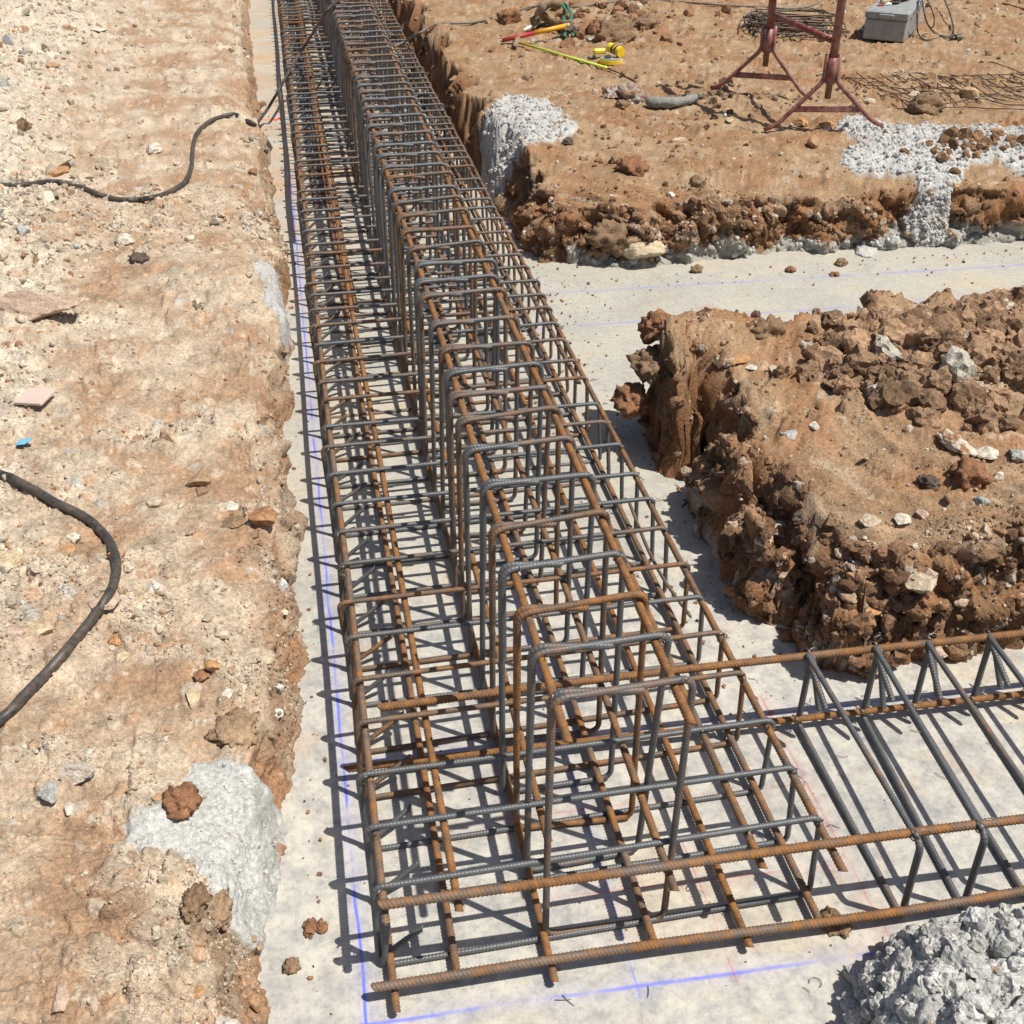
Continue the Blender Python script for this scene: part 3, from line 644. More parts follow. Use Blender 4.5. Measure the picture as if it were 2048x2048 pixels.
# ---------------------------------------------------------------- single stones, clods and lumps
TAN_, PAL_, WHT_, RED_, BRN_, GRY_, YEL_, ORG_, PNK_, DRK_ = (.38, .265, .17), (.52, .43, .32), (.62, .57, .48), (.30, .155, .085), (.27, .18, .11), (.38, .38, .36), (.56, .46, .30), (.46, .26, .13), (.48, .36, .28), (.13, .10, .08)
def stone(px, py, wpx, hpx, colr, label, name='stone', flat=.7, rough=.14, planes=8, rz=0, sub=3, lift=.25, second=None, zf=None):
    p, n = drop(px, py + hpx * .25) if zf is None else (Vector(at(px, py + hpx * .25, zf).tolist()), None); s_ = pxw(p); R = np.random.RandomState(int(px * 7 + py)); V, Fc = chunk(sub, R, planes, rough, int(px) % 40, flat)
    V = V * np.array([wpx * .56 * s_, hpx * .62 * s_ / .8, wpx * .45 * s_]); c, s2 = math.cos(rad(rz)), math.sin(rad(rz)); V = np.stack([V[:, 0] * c - V[:, 1] * s2, V[:, 0] * s2 + V[:, 1] * c, V[:, 2]], 1)
    cc = np.repeat(np.array([colr]), len(V), 0)
    nn = n3(V[:, 0] * 60 + px, V[:, 1] * 60, V[:, 2] * 60, 9)
    if second is not None: f = ss(-.1, .15, nn)[:, None]; cc = cc * (1 - f) + np.array([second]) * f
    cc = np.clip(cc * (1 + .25 * nn[:, None]), .02, .85)
    me = mesh(name, V, Fc, rough > .2, cc); o = link(name, me, M_STONE if name == 'stone' else M_EARTH, None, (p.x, p.y, p.z + V[:, 2].max() * lift))
    return tag(o, label, 'stone' if name == 'stone' else name.split('_')[-1])
ST = [
 (72, 608, 165, 66, PNK_, 'big flat pinkish boulder at the far left edge above the pink tile', dict(flat=.45, rough=.22, sub=4)),
 (112, 316, 80, 34, PAL_, 'long pale slab lying tilted among rubble left of the thin hose', dict(flat=.3, rz=-35, rough=.06)),
 (50, 243, 42, 44, BRN_, 'dark brown block standing alone in pale rubble near the top left corner', dict()),
 (115, 336, 36, 36, ORG_, 'round rusty brown stone touching the lower end of the pale slab', dict()),
 (255, 477, 36, 26, WHT_, 'chalk white knobbly stone right below the bend of the thin hose', dict(rough=.22)),
 (305, 294, 32, 22, WHT_, 'smooth grey white stone inside the curve of the thin hose', dict()),
 (220, 325, 44, 30, PAL_, 'cream stone just above the middle of the thin hose', dict()),
 (160, 352, 44, 24, PAL_, 'pale broad stone right on the upper side of the thin hose', dict(flat=.5)),
 (198, 58, 26, 18, WHT_, 'small white rounded stone near the top of the left bank', dict()),
 (523, 1028, 54, 42, ORG_, 'bright orange rock on the bank edge left of the cage', dict(rough=.1, second=RED_)),
 (466, 1042, 46, 28, BRN_, 'flat brown rock just left of the bright orange rock', dict(flat=.5)),
 (461, 1012, 30, 26, WHT_, 'white rock just above the flat brown rock on the left bank', dict()),
 (396, 952, 46, 44, TAN_, 'square tan rock up the slope from the orange rock', dict(rough=.08)),
 (404, 980, 32, 18, BRN_, 'small brown flat rock under the square tan rock', dict(flat=.5)),
 (310, 1001, 30, 20, PAL_, 'wedge shaped pale stone above the bend of the thick hose', dict()),
 (18, 1114, 60, 46, YEL_, 'yellowish flat rock cut by the left picture edge below the thick hose', dict(flat=.4, rough=.06)),
 (205, 1185, 56, 60, PNK_, 'flat salmon stone slab half under the thick hose', dict(flat=.22, rough=.05)),
 (147, 1074, 30, 18, WHT_, 'small white stone inside the bend of the thick hose', dict()),
 (136, 1094, 28, 24, ORG_, 'small orange stone below the small white one inside the hose bend', dict(flat=.4)),
 (80, 1256, 44, 30, YEL_, 'yellow angular stone inside the lower sweep of the thick hose', dict(rough=.05)),
 (30, 1258, 34, 26, PNK_, 'pinkish stone left of the yellow angular stone', dict(rough=.05)),
 (232, 1274, 28, 24, ORG_, 'ochre stone right of the lower thick hose', dict()),
 (246, 1308, 24, 24, YEL_, 'thin yellowish chip below the ochre stone', dict(flat=.3)),
 (427, 1326, 30, 20, ORG_, 'orange brick fragment on the lower left bank', dict(rough=.03, planes=11)),
 (402, 1350, 28, 22, RED_, 'dark red clod touching the orange brick fragment', dict(rough=.3)),
 (386, 1390, 34, 32, YEL_, 'cream angular stone above the grey concrete spill', dict(rough=.05)),
 (456, 1386, 24, 22, WHT_, 'small white stone right of the cream angular stone', dict()),
 (100, 1577, 36, 34, GRY_, 'grey pitted stone on the lower left bank', dict()),
 (152, 1538, 60, 34, (.48, .42, .36), 'wide grey brown stone above the grey pitted stone', dict(rough=.18)),
 (138, 1612, 24, 22, WHT_, 'small white stone right below the grey pitted stone', dict()),
 (440, 1262, 46, 24, PAL_, 'pale stone lump on the bank edge above the brick fragment', dict(flat=.5, rough=.2)),
 (510, 1312, 70, 34, PAL_, 'pale cracked stone ledge on the left bank edge', dict(flat=.4, rough=.2)),
 (120, 1990, 28, 40, PNK_, 'pinkish oval stone near the bottom left corner', dict()),
 (398, 1978, 20, 26, ORG_, 'orange tile chip near the bottom of the left bank', dict(rough=.03, flat=.4)),
 (1911, 872, 50, 66, WHT_, 'tall rock mottled white and rust at the foot of the clod heap', dict(flat=.9, rough=.2, second=RED_)),
 (1972, 903, 48, 26, WHT_, 'flat white stone right of the mottled rock', dict(flat=.5)),
 (2034, 903, 36, 28, GRY_, 'grey white stone at the right picture edge below the clod heap', dict()),
 (1842, 1158, 66, 44, PAL_, 'big cream angular rock near the front of the middle block', dict(rough=.06, rz=25)),
 (1697, 1182, 34, 34, TAN_, 'round speckled stone left of the big cream rock', dict(rough=.06)),
 (1737, 1210, 44, 30, ORG_, 'orange stone between the round speckled stone and the cream rock', dict(rough=.1)),
 (1921, 1192, 44, 26, PNK_, 'pink white stone right of the big cream rock', dict(rough=.1)),
 (1526, 1074, 38, 32, PAL_, 'pale block on the left brow of the middle block', dict(rough=.06)),
 (1562, 1053, 38, 32, (.50, .47, .42), 'rounded grey stone just above the pale block on the brow', dict()),
 (1742, 1040, 42, 26, PAL_, 'pale weathered stone in the middle of the block top', dict(rough=.2)),
 (1802, 1034, 32, 26, WHT_, 'bright white split stone in the middle of the block top', dict(rough=.1)),
 (1848, 1024, 28, 18, PNK_, 'pink flat stone right of the bright white split stone', dict()),
 (1673, 764, 50, 38, BRN_, 'rounded brown boulder at the left foot of the clod heap', dict(rough=.12)),
 (1547, 737, 24, 18, PAL_, 'larger of the cream pebbles left of the clod heap', dict()),
 (1506, 733, 26, 14, WHT_, 'flat cream pebble left of the larger pebble by the clod heap', dict(flat=.4)),
 (1475, 714, 50, 24, ORG_, 'smooth orange patch of stone at the back left of the middle block', dict(flat=.3, rough=.05)),
 (1755, 782, 66, 30, GRY_, 'white crusted clod at the lower edge of the clod heap', dict(rough=.28, second=WHT_)),
 (1630, 848, 20, 18, WHT_, 'tiny white shard on the middle block below the clod heap', dict(rough=.05)),
 (1963, 998, 24, 26, GRY_, 'dark grey pebble under the leaning red clod', dict()),
 (1580, 865, 30, 22, GRY_, 'grey stone at the brow of the middle block', dict(rough=.2)),
 (1286, 494, 80, 54, YEL_, 'big yellow cream boulder at the foot of the back block', dict(rough=.1, second=PAL_)),
 (1729, 492, 46, 44, (.48, .48, .45), 'round pale grey boulder on the slab edge of the back block', dict(rough=.08)),
 (1355, 278, 28, 12, PAL_, 'flat cream stone left of the red trestle on the back block', dict(flat=.4)),
 (1460, 238, 14, 14, YEL_, 'small yellow pointed stone beside the trestle foot shadow', dict(rough=.05)),
 (1600, 243, 26, 20, ORG_, 'ochre stone under the brace of the nearer trestle frame', dict()),
 (1655, 248, 32, 20, ORG_, 'ochre lump on the spill edge under the nearer trestle frame', dict(rough=.2)),
 (1642, 147, 22, 12, WHT_, 'white pebble between the two trestle frames', dict(flat=.5)),
 (1340, 388, 18, 14, WHT_, 'little white stone on the front slope of the back block', dict(rough=.05)),
 (1178, 78, 16, 12, GRY_, 'small grey stone right of the green strap', dict(rough=.05)),
]
for px, py, a, b, c, lb, kw in ST: stone(px, py, a, b, c, lb, **kw)
CL = [
 (367, 1598, 60, 48, RED_, 'rust brown clod sitting on the smooth grey concrete spill', dict()),
 (393, 1800, 44, 46, BRN_, 'brown clod below the tip of the smooth grey spill', dict()),
 (437, 1808, 46, 52, TAN_, 'large tan clod right of the brown clod below the grey spill', dict()),
 (480, 1450, 90, 60, TAN_, 'thick ledge of tan soil overhanging the bank above the grey spill', dict(flat=.5)),
 (385, 1875, 44, 40, TAN_, 'tan clod lower down the left bank near the trench', dict()),
 (277, 519, 30, 18, DRK_, 'small blackish clod on the left bank below the thin hose', dict()),
 (622, 1852, 22, 24, RED_, 'left of a pair of red brown crumbs on the slab left of the cage corner', dict()),
 (644, 1850, 20, 18, RED_, 'right of a pair of red brown crumbs beside the cage corner shadow', dict()),
 (582, 1928, 26, 24, BRN_, 'brown clod on the slab near the bottom left cage corner', dict()),
 (1673, 1838, 44, 40, BRN_, 'crumbly brown clod sitting on the front rusty bar', dict(lift=.3)),
 (1318, 652, 70, 40, RED_, 'rusty clod on the back left corner of the middle block', dict(zf=.37)),
 (1262, 792, 60, 60, RED_, 'red crumbling clod leaning out from the middle block toward the cage', dict(zf=.16, flat=1.0)),
 (1300, 720, 70, 70, BRN_, 'big brown clod hanging on the back left wall of the middle block', dict(zf=.27, flat=.9)),
 (1540, 668, 70, 34, BRN_, 'broad brown clod on the far edge of the middle block', dict(zf=.37)),
 (1940, 945, 60, 46, RED_, 'red clod leaning over the dark grey pebble', dict()),
 (1856, 962, 34, 24, DRK_, 'dark clod left of the red leaning clod on the middle block', dict()),
 (1600, 1035, 30, 20, DRK_, 'dark clod on the top of the middle block behind the brow stones', dict()),
 (1848, 216, 52, 26, BRN_, 'dark brown clod between the wire mesh and the white spill', dict()),
 (1226, 186, 34, 40, RED_, 'left one of two clods with white crust behind the small white patch', dict(second=GRY_)),
 (1262, 190, 50, 44, RED_, 'right one of two clods with white crust beside the cement lump', dict(second=GRY_)),
 (1243, 210, 24, 16, BRN_, 'small brown clod in front of the two crusted clods', dict()),
 (1262, 335, 50, 30, RED_, 'red clod on the back block above the yellow boulder', dict()),
 (1228, 318, 18, 18, BRN_, 'small brown clod left of the red clod on the back block', dict()),
 (1135, 284, 20, 14, DRK_, 'small dark clod at the right tip of the small white patch', dict()),
 (1225, 470, 80, 50, BRN_, 'broad rusty clod left of the yellow boulder on the slab', dict()),
 (1230, 70, 60, 30, BRN_, 'dark brown clods right of the tool pouch', dict()),
 (1290, 45, 44, 30, BRN_, 'dark brown clod farther right of the tool pouch', dict()),
 (1198, 60, 30, 24, RED_, 'small reddish clod close right of the green strap', dict()),
 (1020, 38, 40, 24, RED_, 'angular reddish clod left of the tool pouch', dict()),
 (1580, 540, 16, 12, RED_, 'red crumb on the cross slab left of the others', dict()),
 (1683, 526, 20, 14, BRN_, 'brown crumb on the cross slab in front of the grey boulder', dict()),
 (1668, 548, 16, 12, RED_, 'red crumb on the middle of the cross slab', dict()),
 (1392, 542, 24, 10, BRN_, 'flat brown crumb on the cross slab near the yellow boulder', dict()),
]
for px, py, a, b, c, lb, kw in CL:
    k_ = dict(rough=.44, planes=2, flat=.95); k_.update(kw); stone(px, py, a, b, c, lb, name='soil_clod', **k_)
def cement_lump():
    P = [drop(x, y)[0] for x, y in ((1292, 214), (1320, 217), (1350, 216), (1380, 210), (1394, 204))]
    Q = smoothpath([(p.x, p.y, p.z + .03) for p in P], .012); t = np.linspace(0, 1, len(Q)); r = .031 * (1 - .35 * t) * np.minimum(1, np.minimum(t, 1 - t) * 9 + .25) ** .5
    V, Fc = sweep(Q, r, 20); V = V + .006 * fbm3(V[:, 0], V[:, 1], V[:, 2], 40, 3, 3)[:, None] * np.array([1, 1, 1]); me = _m('cement_lump', V, Fc, M_SPILL)
    a_ = me.color_attributes.new('Col', 'FLOAT_COLOR', 'POINT'); a_.data.foreach_set('color', np.tile([.27, .27, .25, 1], len(V)).astype(np.float32))
    tag(link('cement_lump', me), 'long curved grey lump of hardened cement behind the small white patch', 'cement lump')
cement_lump()

# pink tile and blue scrap
p, _ = drop(72, 800); b = MB().box((0, 0, 0), (.105, .085, .010), bev=.0015); o = b.obj('floor_tile', M_TILE, None, False, (p.x, p.y, p.z + .012)); o.rotation_euler = (rad(8), rad(-6), rad(-28)); tag(o, 'broken pale pink floor tile lying on the white rubble at the left', 'tile')
p, _ = drop(50, 892); V = np.array([(-.022, -.012, 0), (.004, -.018, .003), (.026, -.002, .008), (.022, .016, .003), (-.004, .012, .007), (-.02, .008, .002)]); V2 = V + [0, 0, .0012]
b = MB().add(np.vstack([V, V2]), [(5, 4, 3, 2, 1, 0), (6, 7, 8, 9, 10, 11)] + [(i, (i + 1) % 6, 6 + (i + 1) % 6, 6 + i) for i in range(6)]); o = b.obj('plastic_scrap', M_BLUE, None, False, (p.x, p.y, p.z + .012)); tag(o, 'small crumpled light blue plastic scrap above the thick hose', 'scrap')

# ---------------------------------------------------------------- main reinforcement cage (inverted T along the trench)
Y0 = 1.41; YEND = 13.2
cage = empty('rebar_cage', (0.45, 1.3, 0)); tag(cage, 'long rusty foundation cage with a tall narrow middle running up the trench to the top', 'rebar cage')
CX, CY = .45, 1.3
def loc(P): P = np.array(P, float); return P - np.array([CX, CY, 0])
rs = .0059
def base_stirrup(v):
    R = np.random.RandomState(v); x0, x1, z0, z1 = 0, .905, .008, .224; j = lambda s=.004: R.randn() * s
    hx, hz = .10 + j(.012), .050 + j(.008)
    P = [(x0 + hx, .020 + j(.006), z0 + hz + .02), (x0 + .004, .004, z0 + .002), (x0 + j(), 0.0, z1 + j(.003)), (x1 + j(), j(), z1 + j(.003)), (x1 + j(), -.004 + j(), z0), (x0 + .012, -.010, z0 - .001), (x0 + .026, -.012 + j(.005), z0 + .085 + j(.012))]
    Q = rounded(P, .022, 6); Q[:, 2] += 0 ; return bar_mesh('base_stirrup', Q - np.array([.4565, 0, 0]), rs, M_STIR if v % 3 else M_STIR2)
def tall_stirrup(v):
    R = np.random.RandomState(50 + v); x0, x1, z0, z1 = .318, .578, .010, .645; j = lambda s=.005: R.randn() * s
    P = [(x0 + .002, -.013, z1 - .20 - .06 * R.rand()), (x0, -.012, z1 - .004), (x1 + j(), 0, z1 + j(.004)), (x1 + j(), j(), z0), (x0 + j(), j(), z0), (x0, 0.001, z1 + .001), (x0 + .12 + .05 * R.rand(), -.011, z1 - .006)]
    Q = rounded(P, .03, 7); return bar_mesh('tall_stirrup', Q - np.array([.448, 0, 0]), rs * 1.08, M_STIR if v % 3 else M_STIR2)
BM = [base_stirrup(v) for v in range(6)]; TM = [tall_stirrup(v) for v in range(6)]
YB = [1.41, 1.552, 1.70, 1.848, 1.998, 2.155, 2.29, 2.44, 2.60, 2.75, 2.91, 3.06, 3.19, 3.36, 3.52, 3.67, 3.81, 3.96, 4.10, 4.25, 4.39, 4.53, 4.67, 4.82, 4.98, 5.14, 5.25, 5.41, 5.55, 5.76, 5.91, 6.02]
YT = [1.425, 1.55, 1.665, 1.81, 1.95, 2.12, 2.28, 2.42, 2.55, 2.68, 2.82, 2.99, 3.19, 3.30, 3.44, 3.58, 3.75, 3.90, 4.04, 4.19, 4.33, 4.47, 4.62]
def ext(Ys, st):
    Ys = list(Ys)
    while Ys[-1] < YEND - .2: Ys.append(Ys[-1] + st * (1 + rnd.uniform(-.14, .14)))
    return Ys
YB = ext(YB, .148); YT = ext(YT, .150)
first = None
for i, y in enumerate(YB):
    o = link('base_stirrup', BM[rnd.randrange(6)], None, cage, (.4525 - CX + rnd.gauss(0, .0025), y - CY, rnd.gauss(0, .002)), (rad(rnd.gauss(-1.0, 1.2)), rad(rnd.gauss(0, .25)), rad(rnd.gauss(.2, .35))))
for i, y in enumerate(YT):
    ln = rnd.gauss(0, 1.0) + (0 if i else 0)
    o = link('tall_stirrup', TM[rnd.randrange(6)], None, cage, (.448 - CX + rnd.gauss(0, .003), y - CY + .645 * math.sin(rad(ln)), 0), (rad(ln), rad(rnd.gauss(.8, .5)), rad(rnd.gauss(0, .9))))
def longbar(x, z, y0, y1=YEND, r=.0078, mat=None, wob=.003, name='longitudinal_bar', xe=None):
    ys = np.linspace(y0, y1, 14); P = [(x + rnd.gauss(0, wob) * (0 < k) + ((xe - x) * k / 13 if xe is not None else 0), y, z + rnd.gauss(0, .0015)) for k, y in enumerate(ys)]
    return link(name, bar_mesh(name, loc(smoothpath(P, .05)), r, mat or M_LONG, .0082, 4.6 - CY), None, cage)
for x, z, y0, m in [(.018, .206, 1.345, M_LONG), (.155, .206, 1.345, M_LONG), (.352, .206, 1.475, M_LONG), (.562, .206, 1.317, M_LONG2), (.745, .206, 1.337, M_LONG2), (.893, .206, 1.300, M_LONG2),
                    (.022, .024, 1.285, M_LONG2), (.146, .024, 1.335, M_LONG2), (.328, .024, 1.293, M_LONG), (.540, .024, 1.334, M_LONG), (.724, .024, 1.294, M_LONG), (.884, .024, 1.320, M_LONG)]:
    longbar(x, z, y0, mat=m)
longbar(.345, .627, 1.325, mat=M_LONG); longbar(.560, .627, 1.33, mat=M_LONG)
for x, z, y0 in [(.172, .206, 4.1), (.028, .19, 5.4), (.364, .206, 4.9), (.875, .19, 3.4), (.162, .026, 4.6), (.36, .61, 5.8), (.578, .206, 3.2), (.76, .206, 3.9)]: longbar(x, z, y0, mat=M_LONG if x < .2 else M_LONG2)
link('loose_bar', bar_mesh('loose_bar', loc(smoothpath([tuple(at(1259, 1006, .12)), tuple(at(1298, 1103, .10)), tuple(at(1335, 1170, .08)), tuple(at(1381, 1232, .06))], .03)), .0045, M_LONG2), None, cage)
# tie wires: a loop round each crossing with two twisted tails
def tie_mesh(v):
    R = np.random.RandomState(v + 5); b = MB(); a = np.linspace(0, 2 * math.pi, 15)
    for k in (0, .0022): b.tube(np.stack([.0125 * np.cos(a) * .8, .0125 * np.cos(a) * .7 + k, .0115 * np.sin(a)], 1), .0008, 5, False)
    for k in range(2):
        e = np.array([R.uniform(.004, .02), -R.uniform(.006, .022), R.uniform(-.004, .014)]); b.tube(smoothpath([(.008, -.006, .003), tuple(np.array([.012, -.010, .004]) + e * .5 + R.randn(3) * .003), tuple(np.array([.010, -.010, .003]) + e)], .005), .0008, 5)
    me = b.obj('tmp', M_WIRE, None, True).data; bpy.data.objects.remove(bpy.data.objects['tmp']); me.name = 'tie_wire'; return me
TW = [tie_mesh(v) for v in range(4)]
nt_ = 0
for ys, pts in ((YB, [(.012, .212), (.893, .212), (.745, .214)]), (YT, [(.345, .634), (.560, .634)])):
    for i, y in enumerate(ys):
        if y > 6: break
        for k, (x, z) in enumerate(pts):
            if k == 2 and i % 2: continue
            o = link('tie_wire', TW[rnd.randrange(4)], None, cage, (x - CX, y - CY, z), (rnd.uniform(-.4, .4), rnd.uniform(-.4, .4), rnd.uniform(-.5, .5))); nt_ += 1

# ---------------------------------------------------------------- cross cage at the right
cross = empty('rebar_cage', (1.5, 1.6, 0)); tag(cross, 'wide low cage of dark ribbed stirrups branching off to the right at the front', 'rebar cage')
def xloc(P): return np.array(P, float) - np.array([1.5, 1.6, 0])
def xbar(P, r, m): return link('longitudinal_bar', bar_mesh('longitudinal_bar', xloc(smoothpath(P, .05)), r, m, .0082), None, cross)
xbar([(-.015, 1.328, .046), (.5, 1.322, .046), (1.04, 1.304, .044), (1.6, 1.30, .045), (3.1, 1.27, .045)], .0086, M_LONG)
xbar([(.012, 1.362, .240), (.5, 1.350, .241), (1.03, 1.345, .232), (1.6, 1.325, .232), (3.1, 1.29, .232)], .0086, M_LONG)
xbar([(-.03, 1.905, .040), (.5, 1.89, .040), (1.18, 1.868, .034), (3.1, 1.80, .034)], .0080, M_LONG)
xbar([(.057, 1.885, .236), (.65, 1.882, .237), (1.48, 1.858, .236), (3.1, 1.80, .236)], .0088, M_LONG2)
def cross_stirrup(v):
    R = np.random.RandomState(v + 90); j = lambda s=.004: R.randn() * s
    y0, y1, z0, z1 = -.285, .275, .010, .236
    P = [(.030 + j(), y1 - .055, z1 - .135 + j(.01)), (.010, y1 - .004, z1 + .004), (.0, y1, z0), (0, y0, z0), (.004, y0 + j(), z1 + .002), (-.004, y1 - .002, z1 + .006), (.022 + j(), y1 - .095, z1 - .095 + j(.01))]
    P = [(p[0] + (.012 if i in (2, 3) else 0), p[1], p[2]) for i, p in enumerate(P)]
    return bar_mesh('cross_stirrup', rounded(P, .02, 6), .0066, M_STIR)
XM = [cross_stirrup(v) for v in range(4)]
for i, (xf, xb) in enumerate([(1.050, 1.055), (1.185, 1.222), (1.325, 1.355), (1.475, 1.510), (1.63, 1.66), (1.78, 1.81), (1.93, 1.96), (2.08, 2.11), (2.23, 2.26), (2.38, 2.41), (2.53, 2.56), (2.68, 2.71), (2.83, 2.86)]):
    o = link('cross_stirrup', XM[i % 4], None, cross, ((xf + xb) / 2 - 1.5, 1.605 - 1.6 - (xf - 1) * .03, 0), (rad(rnd.gauss(0, .5)), 0, -math.atan2(xb - xf, .56)))
    for x, y, z in ((xf, 1.335 - (xf - 1) * .03, .236), (xb, 1.88 - (xf - 1) * .03, .24), (xb, 1.87 - (xf - 1) * .03, .035)):
        link('tie_wire', TW[i % 4], None, cross, (x - 1.5, y - 1.6, z), (0, rnd.uniform(-.3, .3), 1.2 + rnd.uniform(-.3, .3)))
# wire clippings on the slab
def clip(px, py, s=.03, curl=1.5, rz=0, label=''):
    p = at(px, py, .003); a = np.linspace(0, curl, 8); P = np.stack([np.sin(a) * s / max(curl, .5), (1 - np.cos(a)) * s / max(curl, .5), 0 * a + .001], 1)
    V, Fc = sweep(P, .0008, 5); o = link('wire_clipping', _m('wire_clipping', V, Fc, M_WIRE), None, None, tuple(p), (0, 0, rz)); tag(o, label, 'wire clipping')
for px, py, s, cu, rz, lb in [(1640, 1975, .05, 4.2, .4, 'curled loop of tie wire on the slab left of the concrete heap'), (1672, 1510, .03, 1.2, -.9, 'short bent wire clipping behind the nearest cross stirrup'), (1620, 1985, .02, .4, 2, 'straight wire bit beside the curled loop of tie wire'),
    (1690, 1560, .025, 1.5, 1.2, 'hooked wire clipping in the middle of the cross cage slab'), (1870, 1545, .03, .9, -1.4, 'bent wire clipping between the second and third cross stirrup'), (1990, 1500, .03, 1.3, 1.2, 'curved wire clipping at the right of the cross cage slab'),
    (1930, 1868, .03, .5, -1.2, 'thin wire clipping on the slab in front of the cross cage'), (1110, 2000, .05, .3, -.3, 'black wire twig lying across the thick blue chalk line'), (1125, 1990, .04, .4, -1.2, 'second black wire twig crossing the first on the blue chalk line'), (1295, 1995, .025, .5, 1.0, 'short wire twig under the front bar at the blue chalk line'),
    (1820, 1460, .04, .7, -.7, 'fine long wire clipping near the back bar of the cross cage')]: clip(px, py, s, cu, rz, lb)

# ---------------------------------------------------------------- hoses and cords
def hose(name, pts, r, mat, label, zs=None, cat='hose', step=.012):
    P = []
    for i, (x, y) in enumerate(pts):
        z = None if zs is None else zs[i]
        if z is None: p, n = drop(x, y); P.append((p.x, p.y, p.z + r * 1.1))
        else: P.append(tuple(at(x, y, z)))
    V, Fc = sweep(smoothpath(P, step), r, 12); o = link(name, _m(name, V, Fc, mat)); return tag(o, label, cat)
K = .3106
hose('hose', [(x * K, y * K) for x, y in [(-160, 1215), (0, 1210), (90, 1212), (180, 1205), (260, 1192), (340, 1186), (410, 1190), (480, 1206), (550, 1230), (620, 1260), (690, 1284), (770, 1301), (840, 1304), (900, 1302), (975, 1290), (1050, 1270), (1120, 1240), (1180, 1200), (1215, 1150), (1235, 1090), (1240, 1020), (1246, 960), (1258, 900), (1280, 860), (1325, 815), (1380, 782), (1440, 762), (1500, 750), (1530, 755)]], .0115, M_RUBBER, 'thin dark hose snaking across the upper left bank')
hose('hose', [(x * K, y * K) for x, y in [(1590, 790), (1640, 815), (1690, 878), (1725, 930), (1742, 962), (1735, 980), (1712, 986)]], .0115, M_RUBBER, 'short end of hose curling out of the left bank above the trench')
K = .3313
hose('hose', [(x * K, 600 + y * K) for x, y in [(-200, 980), (0, 1070), (80, 1100), (160, 1142), (250, 1190), (330, 1240), (410, 1278), (480, 1312), (550, 1356), (600, 1402), (650, 1458), (682, 1515), (702, 1570), (710, 1625), (705, 1685), (690, 1745), (668, 1795), (640, 1842), (610, 1890), (580, 1935)]] + [(x * .439, 1200 + y * .439) for x, y in [(460, 52), (420, 112), (365, 180), (300, 260), (225, 345), (150, 422), (100, 475), (60, 522), (0, 572), (-150, 700)]], .0125, M_RUBBER, 'thick black hose bending along the lower left bank')
K = .1967
hose('power_cord', [(480 + x * K, y * K) for x, y in [(1500, -700), (1150, -200), (990, 0), (890, 100), (800, 235), (700, 400), (620, 520), (540, 655), (470, 780), (400, 905), (340, 1010), (285, 1100), (230, 1180), (190, 1232)]], .009, M_RUBBER, 'dark cord hanging over the far cage down to the left bank', [.72, .70, .68, .67, .56, .42, .33, .27, .25, .22, .16, .10, .08, .12], 'cord', .03)
hose('power_cord', [(787, 93), (800, 88), (813, 81), (843, 64), (870, 51), (905, 49), (943, 48), (975, 41), (1000, 32), (1030, 25), (1073, 14), (1110, 16), (1154, 16), (1185, 12), (1212, 8), (1284, 3), (1360, 6), (1440, 12), (1500, 15), (1540, 17), (1575, 20), (1605, 18), (1628, 12), (1648, 1), (1655, -14)], .009, M_CORD, 'grey cord running along the back edge past the tools onto the cage', [.235, .24, .26, .35] + [None] * 21, 'cord', .03)

# ---------------------------------------------------------------- red trestle: two A-frames joined by a tube
tr = empty('trestle', (2.70, 6.0, .33)); tag(tr, 'red painted steel trestle on two splayed frames standing on the back block', 'trestle')
def tl(P): return np.array(P, float) - np.array([2.70, 6.0, .33])
def aframe(c, fl, fr):
    c = np.array(c, float); fl, fr = np.array(fl), np.array(fr); zl, zr = gz(*fl), gz(*fr); zg = .33
    b = MB().tube(tl([(c[0], c[1], .50), (c[0], c[1], .66)]), .0165, 16); b.obj('inner_tube', M_TUBE, tr, True)
    b = MB().tube(tl([(c[0], c[1], .575), (c[0], c[1], 1.62)]), .0215, 20); b.obj('post', M_RED, tr, True)
    b = MB().tube(tl([(c[0], c[1], .575), (c[0], c[1], .70)]), .0265, 20); b.obj('sleeve', M_RED, tr, True)
    u = (fr - fl); u = u / np.linalg.norm(u)
    for sg, f, zf in ((-1, fl, zl), (1, fr, zr)):
        A = c[:2] + u * sg * .032
        P = rounded([(A[0], A[1], .715), (A[0], A[1], .585), (f[0] * .88 + A[0] * .12, f[1] * .88 + A[1] * .12, zf + .045), (f[0] + u[0] * sg * .04, f[1] + u[1] * sg * .04, zf + .012)], .03, 6)
        MB().tube(tl(P), .0115, 10).obj('leg', M_RED, tr, True)
    zb = .33 + .115; t = .40
    A = c[:2] + (fl - c[:2]) * .66; B = c[:2] + (fr - c[:2]) * .66
    v = B - A; L_ = np.linalg.norm(v); an = math.atan2(v[1], v[0]); Rm = [[math.cos(an), -math.sin(an), 0], [math.sin(an), math.cos(an), 0], [0, 0, 1]]
    MB().box(tl([((A[0] + B[0]) / 2, (A[1] + B[1]) / 2, zb)])[0], (L_, .008, .030), Rm).obj('brace', M_RED, tr)
aframe((2.722, 5.67), (2.461, 5.722), (2.983, 5.616)); aframe((2.668, 6.405), (2.44, 6.51), (2.889, 6.30))
MB().tube(tl([(2.672, 6.365, .775), (2.72, 5.70, .775)]), .017, 16).obj('cross_tube', M_RED, tr, True)
MB().tube(tl([(2.668, 6.405, 1.60), (2.722, 5.67, 1.60)]), .021, 16).obj('top_rail', M_RED, tr, True)

